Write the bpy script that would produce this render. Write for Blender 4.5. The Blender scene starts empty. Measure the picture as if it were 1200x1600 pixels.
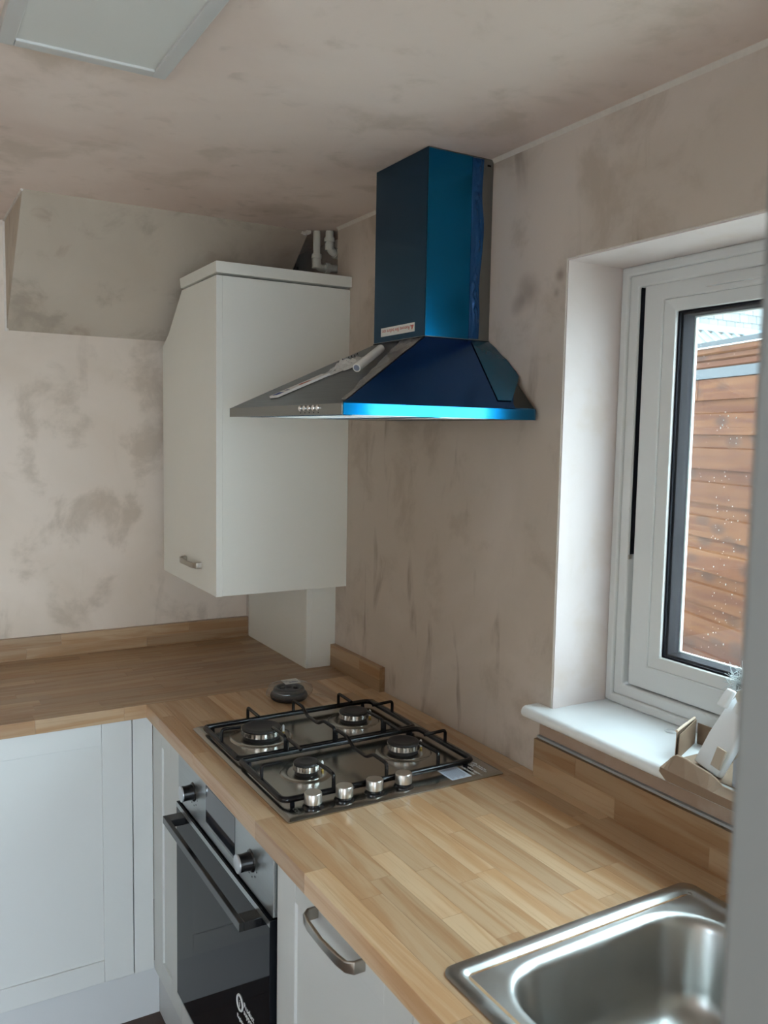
import bpy, bmesh, math, random
from mathutils import Vector, Matrix
random.seed(7)
S = bpy.context.scene
C = S.collection

# ---------------------------------------------------------------- camera
cam_d = bpy.data.cameras.new('camera')
cam = bpy.data.objects.new('camera', cam_d); C.objects.link(cam); S.camera = cam
CAM = Vector((-1.2111, -2.87, 1.6428))
yaw, pit, roll = -0.5289, -0.0912, 0.0178
F = Vector((-math.sin(yaw)*math.cos(pit), math.cos(yaw)*math.cos(pit), math.sin(pit)))
R0 = Vector((math.cos(yaw), math.sin(yaw), 0)); U0 = R0.cross(F)
R1 = R0*math.cos(roll)+U0*math.sin(roll); U1 = -R0*math.sin(roll)+U0*math.cos(roll)
cam.matrix_world = Matrix(((R1.x, U1.x, -F.x, CAM.x), (R1.y, U1.y, -F.y, CAM.y), (R1.z, U1.z, -F.z, CAM.z), (0, 0, 0, 1)))
cam_d.sensor_fit = 'VERTICAL'; cam_d.sensor_height = 36; cam_d.sensor_width = 27
cam_d.lens = 1333.22/1600*36
cam_d.clip_start = 0.02; cam_d.clip_end = 200
cam_d.dof.use_dof = True; cam_d.dof.focus_distance = 2.1; cam_d.dof.aperture_fstop = 8.5

# ---------------------------------------------------------------- sky, exposure
W = bpy.data.worlds.new('overcast_sky'); S.world = W; W.use_nodes = True
nt = W.node_tree; bg = nt.nodes['Background']
tc = nt.nodes.new('ShaderNodeTexCoord'); sx = nt.nodes.new('ShaderNodeSeparateXYZ')
rp = nt.nodes.new('ShaderNodeValToRGB')
nt.links.new(tc.outputs['Generated'], sx.inputs[0]); nt.links.new(sx.outputs['Z'], rp.inputs[0])
rp.color_ramp.elements[0].position = 0.0; rp.color_ramp.elements[0].color = (0.70, 0.85, 0.99, 1)
rp.color_ramp.elements[1].position = 0.9; rp.color_ramp.elements[1].color = (0.74, 0.88, 1.0, 1)
nt.links.new(rp.outputs[0], bg.inputs[0]); bg.inputs[1].default_value = 10.5
S.view_settings.view_transform = 'Standard'; S.view_settings.look = 'None'
S.view_settings.exposure = 0.57; S.view_settings.gamma = 1.0
S.view_settings.use_curve_mapping = False

# ---------------------------------------------------------------- materials
def mat(name):
    m = bpy.data.materials.new(name); m.use_nodes = True
    return m, m.node_tree, m.node_tree.nodes['Principled BSDF']
def N(t, typ, **kw):
    n = t.nodes.new(typ)
    for k, v in kw.items(): setattr(n, k, v)
    return n
def simple(name, col, rough=0.5, metal=0.0, bump=0.0, bscale=60, var=0.0, spec=0.5, coat=0.0):
    m, t, b = mat(name)
    b.inputs['Base Color'].default_value = (*col, 1); b.inputs['Roughness'].default_value = rough
    b.inputs['Metallic'].default_value = metal; b.inputs['Specular IOR Level'].default_value = spec
    b.inputs['Coat Weight'].default_value = coat
    tcn = N(t, 'ShaderNodeTexCoord')
    nz = N(t, 'ShaderNodeTexNoise'); nz.inputs['Scale'].default_value = bscale; nz.inputs['Detail'].default_value = 4
    t.links.new(tcn.outputs['Object'], nz.inputs['Vector'])
    if var > 0:
        mx = N(t, 'ShaderNodeMix', data_type='RGBA')
        mx.inputs[6].default_value = (*[c*(1-var) for c in col], 1); mx.inputs[7].default_value = (*[min(1, c*(1+var)) for c in col], 1)
        t.links.new(nz.outputs['Fac'], mx.inputs[0]); t.links.new(mx.outputs[2], b.inputs['Base Color'])
    if bump > 0:
        bp = N(t, 'ShaderNodeBump'); bp.inputs['Strength'].default_value = bump; bp.inputs['Distance'].default_value = 0.002
        t.links.new(nz.outputs['Fac'], bp.inputs['Height']); t.links.new(bp.outputs[0], b.inputs['Normal'])
    return m

def plaster(name, light, mid, dark, stain, seed, stain_amt=0.6, spots=()):
    """patchy skim-coat: big soft drying patches, trowel streaks, small marks"""
    m, t, b = mat(name)
    L = t.links.new
    g = N(t, 'ShaderNodeNewGeometry')
    mp = N(t, 'ShaderNodeMapping'); mp.inputs['Location'].default_value = (seed, seed*.7, seed*1.3)
    L(g.outputs['Position'], mp.inputs[0])
    n1 = N(t, 'ShaderNodeTexNoise'); n1.inputs['Scale'].default_value = 1.7; n1.inputs['Detail'].default_value = 5; n1.inputs['Distortion'].default_value = .6
    n2 = N(t, 'ShaderNodeTexNoise'); n2.inputs['Scale'].default_value = 6.0; n2.inputs['Detail'].default_value = 7; n2.inputs['Roughness'].default_value = .6; n2.inputs['Distortion'].default_value = .3
    mp3 = N(t, 'ShaderNodeMapping'); mp3.inputs['Scale'].default_value = (9, 9, 2.0); mp3.inputs['Rotation'].default_value = (.15, .2, .1)
    L(mp.outputs[0], mp3.inputs[0])
    n3 = N(t, 'ShaderNodeTexNoise'); n3.inputs['Scale'].default_value = 1.6; n3.inputs['Detail'].default_value = 5; n3.inputs['Distortion'].default_value = .5
    for n in (n1, n2): L(mp.outputs[0], n.inputs['Vector'])
    L(mp3.outputs[0], n3.inputs['Vector'])
    def ramp(src, p0, p1):
        r = N(t, 'ShaderNodeMapRange', interpolation_type='SMOOTHSTEP'); r.inputs['From Min'].default_value = p0; r.inputs['From Max'].default_value = p1
        L(src, r.inputs['Value']); return r.outputs[0]
    def mix(f, a, bb):
        x = N(t, 'ShaderNodeMix', data_type='RGBA'); L(f, x.inputs[0])
        if isinstance(a, tuple): x.inputs[6].default_value = (*a, 1)
        else: L(a, x.inputs[6])
        if isinstance(bb, tuple): x.inputs[7].default_value = (*bb, 1)
        else: L(bb, x.inputs[7])
        return x.outputs[2]
    def mul(a, k):
        x = N(t, 'ShaderNodeMath', operation='MULTIPLY'); L(a, x.inputs[0])
        if isinstance(k, float): x.inputs[1].default_value = k
        else: L(k, x.inputs[1])
        return x.outputs[0]
    c = mix(ramp(n1.outputs['Fac'], .38, .62), mid, light)
    c = mix(mul(ramp(n2.outputs['Fac'], .50, .68), .6), c, dark)
    m2 = mul(ramp(n3.outputs['Fac'], .58, .76), ramp(n1.outputs['Fac'], .62, .40))
    c = mix(mul(m2, stain_amt), c, stain)
    for (p, r, k) in spots:     # damp or rubbed patches with a place of their own
        vd = N(t, 'ShaderNodeVectorMath', operation='DISTANCE'); vd.inputs[1].default_value = p
        L(g.outputs['Position'], vd.inputs[0])
        ad = N(t, 'ShaderNodeMath', operation='MULTIPLY_ADD'); L(n2.outputs['Fac'], ad.inputs[0]); ad.inputs[1].default_value = r*1.6
        L(vd.outputs['Value'], ad.inputs[2])
        f = ramp(ad.outputs[0], r*1.9, r*.9)
        c = mix(mul(f, float(k)), c, stain)
    L(c, b.inputs['Base Color'])
    rr = N(t, 'ShaderNodeMapRange'); rr.inputs['To Min'].default_value = .55; rr.inputs['To Max'].default_value = .8
    L(n2.outputs['Fac'], rr.inputs['Value']); L(rr.outputs[0], b.inputs['Roughness'])
    b.inputs['Specular IOR Level'].default_value = .3
    n5 = N(t, 'ShaderNodeTexNoise'); n5.inputs['Scale'].default_value = 14; n5.inputs['Detail'].default_value = 6; L(mp.outputs[0], n5.inputs['Vector'])
    bp = N(t, 'ShaderNodeBump'); bp.inputs['Strength'].default_value = .25; bp.inputs['Distance'].default_value = .004
    L(n5.outputs['Fac'], bp.inputs['Height']); L(bp.outputs[0], b.inputs['Normal'])
    return m
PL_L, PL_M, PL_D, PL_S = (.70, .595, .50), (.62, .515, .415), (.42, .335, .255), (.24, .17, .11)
PL_WALL = plaster('pink_plaster_window_wall', (.62, .535, .465), (.545, .465, .39), (.41, .335, .265), (.20, .14, .10), 3.1, .75,
                  spots=(((0, -1.40, 1.955), .045, .5), ((0, -1.365, 1.93), .03, .4), ((0, -1.50, 1.975), .022, .6), ((0, -1.49, 1.94), .015, .4)))
PL_BACK = plaster('pink_plaster_back_wall', PL_L, PL_M, PL_D, PL_S, 11.7, .32)
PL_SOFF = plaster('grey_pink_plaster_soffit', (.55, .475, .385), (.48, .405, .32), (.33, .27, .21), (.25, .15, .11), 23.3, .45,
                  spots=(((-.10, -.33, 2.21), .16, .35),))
PL_CEIL = plaster('pink_plaster_ceiling', (.83, .70, .62), (.75, .61, .53), (.60, .49, .40), (.36, .28, .21), 5.9, .35)
PL_REV = plaster('lit_plaster_reveal', (.72, .635, .61), (.67, .585, .55), (.66, .55, .48), (.55, .42, .32), 41.0, .25)  # copy of the wall plaster, paled to paint in window light
PL_BEAD = simple('pale_plaster_bead', (.66, .60, .53), .7, bump=.3, bscale=90, var=.1)

def wood(name, c_lo, c_hi, grain=(.8, .62, .45), rough=.38, len_axis=0, gscale=1.0, knots=False, coat=0.0):
    m, t, b = mat(name); L = t.links.new
    tcn = N(t, 'ShaderNodeTexCoord'); oi = N(t, 'ShaderNodeObjectInfo')
    sc = N(t, 'ShaderNodeVectorMath', operation='SCALE'); sc.inputs[3].default_value = 37.0
    cb = N(t, 'ShaderNodeCombineXYZ'); L(oi.outputs['Random'], cb.inputs[0]); L(oi.outputs['Random'], cb.inputs[1]); L(oi.outputs['Random'], cb.inputs[2])
    L(cb.outputs[0], sc.inputs[0])
    ad = N(t, 'ShaderNodeVectorMath', operation='ADD'); L(tcn.outputs['Object'], ad.inputs[0]); L(sc.outputs[0], ad.inputs[1])
    mp = N(t, 'ShaderNodeMapping'); s = [22*gscale]*3; s[len_axis] = 1.6*gscale; mp.inputs['Scale'].default_value = s
    L(ad.outputs[0], mp.inputs[0])
    nz = N(t, 'ShaderNodeTexNoise'); nz.inputs['Scale'].default_value = 1.0; nz.inputs['Detail'].default_value = 5; nz.inputs['Distortion'].default_value = 1.4
    L(mp.outputs[0], nz.inputs['Vector'])
    mp2 = N(t, 'ShaderNodeMapping'); s2 = [240*gscale]*3; s2[len_axis] = 9*gscale; mp2.inputs['Scale'].default_value = s2
    L(ad.outputs[0], mp2.inputs[0])
    fine = N(t, 'ShaderNodeTexNoise'); fine.inputs['Scale'].default_value = 1.0; fine.inputs['Detail'].default_value = 3
    L(mp2.outputs[0], fine.inputs['Vector'])
    m1 = N(t, 'ShaderNodeMix', data_type='RGBA'); m1.inputs[6].default_value = (*c_lo, 1); m1.inputs[7].default_value = (*c_hi, 1)
    L(oi.outputs['Random'], m1.inputs[0])
    g1 = N(t, 'ShaderNodeMapRange', interpolation_type='SMOOTHSTEP'); g1.inputs['From Min'].default_value = .42; g1.inputs['From Max'].default_value = .62
    L(nz.outputs['Fac'], g1.inputs['Value'])
    m2 = N(t, 'ShaderNodeMix', data_type='RGBA', blend_type='MULTIPLY'); m2.inputs[7].default_value = (*grain, 1)
    gm = N(t, 'ShaderNodeMath', operation='MULTIPLY'); gm.inputs[1].default_value = .75; L(g1.outputs[0], gm.inputs[0])
    L(gm.outputs[0], m2.inputs[0]); L(m1.outputs[2], m2.inputs[6])
    g2 = N(t, 'ShaderNodeMapRange'); g2.inputs['From Min'].default_value = .55; g2.inputs['From Max'].default_value = .75; g2.inputs['To Max'].default_value = .5
    L(fine.outputs['Fac'], g2.inputs['Value'])
    m3 = N(t, 'ShaderNodeMix', data_type='RGBA', blend_type='MULTIPLY'); m3.inputs[7].default_value = (.72, .62, .5, 1)
    L(g2.outputs[0], m3.inputs[0]); L(m2.outputs[2], m3.inputs[6])
    out = m3.outputs[2]
    if knots:
        mp4 = N(t, 'ShaderNodeMapping'); s4 = [9]*3; s4[len_axis] = 4.2; mp4.inputs['Scale'].default_value = s4; L(ad.outputs[0], mp4.inputs[0])
        vo = N(t, 'ShaderNodeTexVoronoi'); vo.inputs['Scale'].default_value = 1.0; L(mp4.outputs[0], vo.inputs['Vector'])
        kr = N(t, 'ShaderNodeMapRange', interpolation_type='SMOOTHSTEP'); kr.inputs['From Min'].default_value = .42; kr.inputs['From Max'].default_value = .16; kr.inputs['To Max'].default_value = .75
        L(vo.outputs['Distance'], kr.inputs['Value'])
        m4 = N(t, 'ShaderNodeMix', data_type='RGBA'); m4.inputs[7].default_value = (.032, .012, .006, 1); L(kr.outputs[0], m4.inputs[0]); L(out, m4.inputs[6]); out = m4.outputs[2]
    L(out, b.inputs['Base Color'])
    b.inputs['Roughness'].default_value = rough; b.inputs['Specular IOR Level'].default_value = .12 if knots else .5
    b.inputs['Coat Weight'].default_value = coat; b.inputs['Coat Roughness'].default_value = .25
    bp = N(t, 'ShaderNodeBump'); bp.inputs['Strength'].default_value = .12; bp.inputs['Distance'].default_value = .001
    L(fine.outputs['Fac'], bp.inputs['Height']); L(bp.outputs[0], b.inputs['Normal'])
    return m
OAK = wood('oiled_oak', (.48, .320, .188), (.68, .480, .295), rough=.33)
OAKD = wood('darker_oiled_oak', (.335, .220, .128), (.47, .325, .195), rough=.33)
CEDAR = wood('stained_softwood', (.064, .021, .006), (.090, .033, .010), grain=(.62, .42, .34), rough=.6, gscale=.7, knots=True)
FLOORW = wood('dark_brown_laminate', (.06, .03, .02), (.10, .05, .03), rough=.4)

WHITE = simple('white_satin_door', (.61, .62, .60), .38, var=.02, bscale=5)
WHITE2 = simple('cream_white_melamine', (.82, .81, .74), .42, var=.02, bscale=5)
PLINTH = simple('white_plinth_board', (.56, .57, .57), .45)
PVC = simple('white_upvc', (.66, .66, .64), .25, spec=.5)
SILLM = simple('white_pvc_sill', (.82, .85, .86), .3, var=.02, bscale=14)
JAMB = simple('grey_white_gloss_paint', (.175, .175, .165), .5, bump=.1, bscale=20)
BLACKRUB = simple('black_rubber_gasket', (.008, .008, .012), .75, spec=.12)
BLKENAM = simple('black_enamel', (.004, .004, .005), .18, spec=.35)
BLKMATT = simple('matt_black_burner_cap', (.018, .017, .018), .5)
DARKPL = simple('gloss_black_plastic', (.01, .01, .011), .18, spec=.6)
PIPEM = simple('grey_white_waste_pipe', (.62, .60, .53), .45, var=.08, bscale=40)
CARD = simple('brown_cardboard', (.26, .175, .115), .8, var=.08, bscale=30, bump=.2)
CARDE = simple('torn_cardboard_edge', (.62, .50, .38), .9, bump=.5, bscale=200)
PAPERW = simple('white_paper', (.78, .77, .73), .75, var=.03, bscale=50)
CRUMP = simple('crumpled_clear_film', (.52, .51, .48), .35, bump=.8, bscale=60, var=.2)
REDINK = simple('red_ink', (.50, .10, .07), .7)
BLUEINK = simple('blue_ink', (.06, .10, .30), .7)
GREYINK = simple('grey_ink', (.22, .25, .33), .7)
WHITEINK = simple('white_print', (.75, .76, .75), .6)
DKETCH = simple('dark_etched_print', (.12, .12, .11), .5, .5)
MORTAR = simple('rough_grey_masonry', (.16, .15, .14), .95, bump=1.0, bscale=35, var=.3)
WHPLAST = simple('white_moulded_plastic', (.84, .86, .87), .3)
TANP = simple('tan_packing_foam', (.50, .42, .33), .8)
OUTWALL = simple('exterior_render', (.45, .43, .40), .9, bump=.4)
GROUND = simple('concrete_ground', (.46, .45, .42), .9, bump=.3, bscale=8, var=.2)
ROOFGREY = simple('grey_fascia_strip', (.022, .028, .033), .6, var=.35, bscale=14)
LEAD = simple('pale_lead_flashing', (.13, .18, .21), .5, var=.12, bscale=6)
CORRUG = simple('pale_corrugated_sheet', (.15, .165, .155), .5, var=.08, bscale=3)
TILEM, t_, b_ = mat('pale_weathered_tile')
oi_ = N(t_, 'ShaderNodeObjectInfo'); mx_ = N(t_, 'ShaderNodeMix', data_type='RGBA')
mx_.inputs[6].default_value = (.115, .125, .125, 1); mx_.inputs[7].default_value = (.155, .165, .162, 1)
t_.links.new(oi_.outputs['Random'], mx_.inputs[0]); t_.links.new(mx_.outputs[2], b_.inputs['Base Color']); b_.inputs['Roughness'].default_value = .8

def steel(name, col=(.50, .49, .47), rough=.28, axis=0, amt=.10, aniso=.0, smear=False, bscale=1.0, bump=.02):
    m, t, b = mat(name); L = t.links.new
    tcn = N(t, 'ShaderNodeTexCoord'); mp = N(t, 'ShaderNodeMapping')
    s = [260*bscale]*3; s[axis] = 3; mp.inputs['Scale'].default_value = s
    L(tcn.outputs['Object'], mp.inputs[0])
    nz = N(t, 'ShaderNodeTexNoise'); nz.inputs['Scale'].default_value = 1; nz.inputs['Detail'].default_value = 3; L(mp.outputs[0], nz.inputs['Vector'])
    rr = N(t, 'ShaderNodeMapRange'); rr.inputs['To Min'].default_value = rough-amt; rr.inputs['To Max'].default_value = rough+amt
    L(nz.outputs['Fac'], rr.inputs['Value'])
    out = rr.outputs[0]
    if smear:
        n2 = N(t, 'ShaderNodeTexNoise'); n2.inputs['Scale'].default_value = 7; n2.inputs['Detail'].default_value = 5; n2.inputs['Distortion'].default_value = 1.5
        L(tcn.outputs['Object'], n2.inputs['Vector'])
        r2 = N(t, 'ShaderNodeMapRange', interpolation_type='SMOOTHSTEP'); r2.inputs['From Min'].default_value = .5; r2.inputs['From Max'].default_value = .66; r2.inputs['To Max'].default_value = .12
        L(n2.outputs['Fac'], r2.inputs['Value'])
        a = N(t, 'ShaderNodeMath', operation='ADD'); L(out, a.inputs[0]); L(r2.outputs[0], a.inputs[1]); out = a.outputs[0]
    L(out, b.inputs['Roughness'])
    b.inputs['Base Color'].default_value = (*col, 1); b.inputs['Metallic'].default_value = 1.0
    bp = N(t, 'ShaderNodeBump'); bp.inputs['Strength'].default_value = bump; bp.inputs['Distance'].default_value = .0001
    L(nz.outputs['Fac'], bp.inputs['Height']); L(bp.outputs[0], b.inputs['Normal'])
    return m
STEEL = steel('brushed_stainless_hob', (.40, .385, .35), .22, 0, amt=.05)
STEELH = steel('brushed_stainless_hood', (.25, .26, .25), .30, 1, amt=.05)
STEELSINK = steel('satin_stainless_sink', (.47, .475, .46), .30, 1, amt=.02, smear=True, bump=0)
STEELOV = steel('brushed_stainless_oven', (.46, .48, .48), .36, 1)
ALU = steel('satin_aluminium_knob', (.66, .65, .62), .30, 2, amt=.05)
CHROME = simple('polished_aluminium_ring', (.78, .78, .77), .16, 1.0)
NICKEL = simple('satin_nickel_handle', (.42, .39, .34), .32, 1.0)
DKGLASS = simple('dark_oven_glass', (.006, .007, .009), .04, spec=.10, coat=.0)
DISPM = simple('black_display_glass', (.012, .014, .02), .05, spec=.7, coat=.4)

def film(name, col, rough, metal):
    m, t, b = mat(name); L = t.links.new
    tcn = N(t, 'ShaderNodeTexCoord')
    nz = N(t, 'ShaderNodeTexNoise'); nz.inputs['Scale'].default_value = 9; nz.inputs['Detail'].default_value = 3; L(tcn.outputs['Object'], nz.inputs['Vector'])
    b.inputs['Base Color'].default_value = (*col, 1); b.inputs['Metallic'].default_value = metal; b.inputs['Roughness'].default_value = rough
    b.inputs['Coat Weight'].default_value = .35; b.inputs['Coat Roughness'].default_value = .12
    bp = N(t, 'ShaderNodeBump'); bp.inputs['Strength'].default_value = .04; bp.inputs['Distance'].default_value = .002
    L(nz.outputs['Fac'], bp.inputs['Height']); L(bp.outputs[0], b.inputs['Normal'])
    return m
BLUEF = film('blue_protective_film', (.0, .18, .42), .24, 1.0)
BLUEW = film('loose_wrinkled_blue_film', (.005, .09, .30), .16, .55)

def glass(name, tint=(1, 1, 1), refl=.06, rough=.0, dirt=0.0):
    m = bpy.data.materials.new(name); m.use_nodes = True; t = m.node_tree; t.nodes.clear(); L = t.links.new
    o = N(t, 'ShaderNodeOutputMaterial'); tr = N(t, 'ShaderNodeBsdfTransparent'); tr.inputs[0].default_value = (*tint, 1)
    gl = N(t, 'ShaderNodeBsdfGlossy'); gl.inputs['Roughness'].default_value = rough
    lw = N(t, 'ShaderNodeLayerWeight'); lw.inputs[0].default_value = .5
    pw = N(t, 'ShaderNodeMath', operation='POWER'); L(lw.outputs['Facing'], pw.inputs[0]); pw.inputs[1].default_value = 5
    fr = N(t, 'ShaderNodeMath', operation='MULTIPLY_ADD'); L(pw.outputs[0], fr.inputs[0]); fr.inputs[1].default_value = .9; fr.inputs[2].default_value = .04
    mx = N(t, 'ShaderNodeMixShader'); L(fr.outputs[0], mx.inputs[0]); L(tr.outputs[0], mx.inputs[1]); L(gl.outputs[0], mx.inputs[2])
    if dirt > 0:
        df = N(t, 'ShaderNodeBsdfDiffuse'); df.inputs[0].default_value = (.8, .8, .8, 1)
        tcn = N(t, 'ShaderNodeTexCoord'); mp = N(t, 'ShaderNodeMapping'); mp.inputs['Scale'].default_value = (5, 5, 1.6); L(tcn.outputs['Object'], mp.inputs[0])
        nz = N(t, 'ShaderNodeTexNoise'); nz.inputs['Scale'].default_value = 2.2; nz.inputs['Detail'].default_value = 5; nz.inputs['Distortion'].default_value = .8; L(mp.outputs[0], nz.inputs['Vector'])
        mr = N(t, 'ShaderNodeMapRange', interpolation_type='SMOOTHSTEP'); mr.inputs['From Min'].default_value = .42; mr.inputs['From Max'].default_value = .75; mr.inputs['To Min'].default_value = dirt*.35; mr.inputs['To Max'].default_value = dirt
        L(nz.outputs['Fac'], mr.inputs['Value'])
        m2 = N(t, 'ShaderNodeMixShader'); L(mr.outputs[0], m2.inputs[0]); L(mx.outputs[0], m2.inputs[1]); L(df.outputs[0], m2.inputs[2])
        L(m2.outputs[0], o.inputs[0])
    else: L(mx.outputs[0], o.inputs[0])
    return m
PANE = glass('rain_marked_window_glass', (.94, .96, .95), dirt=.015)
POLY = glass('clear_poly_bag', (.93, .94, .94), rough=.12, dirt=.10)
DROPM = simple('bright_water_drop', (.9, .92, .92), .1, spec=.8)
DIFFUSER = simple('opal_light_diffuser', (.66, .66, .62), .35)
ALUWHITE = simple('white_light_frame', (.56, .55, .53), .4)

# ---------------------------------------------------------------- mesh helper
ORI = {}
def wpos(o):
    p = Vector((0, 0, 0))
    while o is not None:
        p += o.location; o = o.parent
    return p
class MB:
    def __init__(s): s.v = []; s.f = []; s.sm = False
    def add(s, vs, fs):
        k = len(s.v); s.v += [Vector(v) for v in vs]; s.f += [tuple(i+k for i in f) for f in fs]; return s
    def box(s, a, b):
        x0, x1 = sorted((a[0], b[0])); y0, y1 = sorted((a[1], b[1])); z0, z1 = sorted((a[2], b[2]))
        return s.add([(x0, y0, z0), (x1, y0, z0), (x1, y1, z0), (x0, y1, z0), (x0, y0, z1), (x1, y0, z1), (x1, y1, z1), (x0, y1, z1)],
                     [(0, 3, 2, 1), (4, 5, 6, 7), (0, 1, 5, 4), (1, 2, 6, 5), (2, 3, 7, 6), (3, 0, 4, 7)])
    def obox(s, c, u, v, w):
        c, u, v, w = map(Vector, (c, u, v, w)); P = []
        for k in (-.5, .5):
            for (i, j) in ((-.5, -.5), (.5, -.5), (.5, .5), (-.5, .5)): P.append(c+u*i+v*j+w*k)
        return s.add(P, [(0, 3, 2, 1), (4, 5, 6, 7), (0, 1, 5, 4), (1, 2, 6, 5), (2, 3, 7, 6), (3, 0, 4, 7)])
    def loft(s, loops, cap0=True, cap1=True, closed=True):
        n = len(loops[0]); k = len(s.v)
        for l in loops: s.v += [Vector(p) for p in l]
        m = n if closed else n-1
        for a in range(len(loops)-1):
            for i in range(m):
                j = (i+1) % n; s.f.append((k+a*n+i, k+a*n+j, k+(a+1)*n+j, k+(a+1)*n+i))
        if cap0: s.f.append(tuple(k+i for i in reversed(range(n))))
        if cap1: s.f.append(tuple(k+(len(loops)-1)*n+i for i in range(n)))
        return s
    def prism(s, poly, ext):
        ext = Vector(ext); P = [Vector(p) for p in poly]
        return s.loft([P, [p+ext for p in P]])
    def lathe(s, c, prof, n=32, axis='z', squash=None):
        loops = []; c = Vector(c)
        for r, z in prof:
            l = []
            for i in range(n):
                a = 2*math.pi*i/n; x, y = r*math.cos(a), r*math.sin(a)
                l.append(c+(Vector((x, y, z)) if axis == 'z' else Vector((-z, x, y)) if axis == '-x' else Vector((x, -z, y))))
            loops.append(l)
        return s.loft(loops)
    def tube(s, pts, r, n=10, flat=1.0, closed=False):
        P = [Vector(p) for p in pts]; loops = []; N_ = len(P)
        prev = None
        for i, p in enumerate(P):
            if closed: d = (P[(i+1) % N_]-P[i-1])
            else: d = (P[min(i+1, N_-1)]-P[max(i-1, 0)])
            d.normalize()
            if prev is None:
                h = Vector((0, 0, 1)) if abs(d.z) < .9 else Vector((1, 0, 0)); a = d.cross(h).normalized()
            else: a = (prev-d*prev.dot(d)).normalized()
            prev = a; b = d.cross(a)
            loops.append([p+a*(r*math.cos(2*math.pi*k/n))+b*(r*flat*math.sin(2*math.pi*k/n)) for k in range(n)])
        if closed: loops.append(loops[0]); return s.loft(loops, False, False)
        return s.loft(loops)
    def build(s, name, m, parent=None, bevel=0, seg=2, smooth=None, origin=None, recalc=True):
        lo = Vector((min(v[i] for v in s.v) for i in range(3))); hi = Vector((max(v[i] for v in s.v) for i in range(3)))
        c = Vector(origin) if origin is not None else (lo+hi)/2
        if origin is None and parent is None: c.z = lo.z
        me = bpy.data.meshes.new(name); me.from_pydata([v-c for v in s.v], [], s.f); me.update()
        if recalc:
            bm = bmesh.new(); bm.from_mesh(me); bmesh.ops.recalc_face_normals(bm, faces=bm.faces); bm.to_mesh(me); bm.free()
        me.materials.append(m)
        o = bpy.data.objects.new(name, me); C.objects.link(o)
        if parent is not None: o.parent = parent; o.location = c-wpos(parent)
        else: o.location = c
        if smooth:
            for p in me.polygons: p.use_smooth = True
            me.set_sharp_from_angle(angle=math.radians(smooth))
        if bevel:
            b = o.modifiers.new('bevel', 'BEVEL'); b.width = bevel; b.segments = seg; b.limit_method = 'ANGLE'; b.angle_limit = math.radians(40)
            b.harden_normals = False
        return o
def arc(pts, r, n=5):
    """round the corners of a polyline"""
    P = [Vector(p) for p in pts]; out = [P[0]]
    for i in range(1, len(P)-1):
        a = (P[i-1]-P[i]); b = (P[i+1]-P[i]); rr = min(r, a.length*.49, b.length*.49)
        p0 = P[i]+a.normalized()*rr; p1 = P[i]+b.normalized()*rr
        for k in range(n+1):
            t = k/n; out.append((p0*(1-t)+P[i]*t)*(1-t)+(P[i]*(1-t)+p1*t)*t)
    out.append(P[-1]); return out
def rrect(x0, x1, y0, y1, r, z, n=8):
    out = []
    for (cx, cy, a0) in ((x1-r, y1-r, 0), (x0+r, y1-r, 90), (x0+r, y0+r, 180), (x1-r, y0+r, 270)):
        for k in range(n+1):
            a = math.radians(a0+90*k/n); out.append((cx+r*math.cos(a), cy+r*math.sin(a), z))
    return out
def thing(name, label, cat, loc, group=None):
    o = bpy.data.objects.new(name, None); C.objects.link(o); o.location = loc; o.empty_display_size = .05
    o['label'] = label; o['category'] = cat
    if group: o['group'] = group
    return o
def tag(o, label, cat, group=None):
    o['label'] = label; o['category'] = cat
    if group: o['group'] = group
    return o
def struct(o): o['kind'] = 'structure'; return o
def text(body, m, name, parent, pos, right, up, size, depth=.0003, align='LEFT', label=None):
    cu = bpy.data.curves.new(name, 'FONT'); cu.body = body; cu.size = size; cu.extrude = depth; cu.align_x = align; cu.resolution_u = 2
    tmp = bpy.data.objects.new(name, cu); C.objects.link(tmp)
    bpy.context.view_layer.update()
    me = bpy.data.meshes.new_from_object(tmp.evaluated_get(bpy.context.evaluated_depsgraph_get()))
    C.objects.unlink(tmp); bpy.data.objects.remove(tmp)
    right = Vector(right).normalized(); up = Vector(up).normalized(); nn = right.cross(up)
    pos = Vector(pos)
    for v in me.vertices: v.co = pos+right*v.co.x+up*v.co.y+nn*v.co.z
    me.materials.clear(); me.materials.append(m)
    o = bpy.data.objects.new(name, me); C.objects.link(o)
    c = sum((v.co for v in me.vertices), Vector())/max(1, len(me.vertices))
    for v in me.vertices: v.co -= c
    o.parent = parent; o.location = c-wpos(parent)
    return o

# ================================================================ THE ROOM
ZT = .91; ZC = 2.266; XL = -2.35; YF = -2.652
WY0, WY1, WZ0, WZ1 = -2.60, -1.52, 1.041, 2.005
WT = .27
m = MB()
m.box((0, WY0, -.05), (WT, .12, WZ0)).box((0, WY1, WZ0), (WT, -.49, WZ1)).box((0, YF-.12, -.05), (WT, WY0, ZC))
m.box((0, WY0, WZ1), (WT, -.49, ZC)).box((0, -.49, WZ0), (WT, .12, 2.08)).box((.07, -.49, 2.08), (WT, .12, ZC))
struct(m.build('wall_right', PL_WALL))
struct(MB().box((XL-.1, 0, -.05), (0, .12, ZC)).build('wall_back', PL_BACK))
m = MB().box((XL-.12, -2.18, -.05), (XL, .12, ZC)).box((XL-.12, YF-.12, -.05), (XL, -2.5, ZC)).box((XL-.12, -2.5, -.05), (XL, -2.18, 1.0)).box((XL-.12, -2.5, 2.05), (XL, -2.18, ZC))
struct(m.build('wall_left', PL_BACK))
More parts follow.
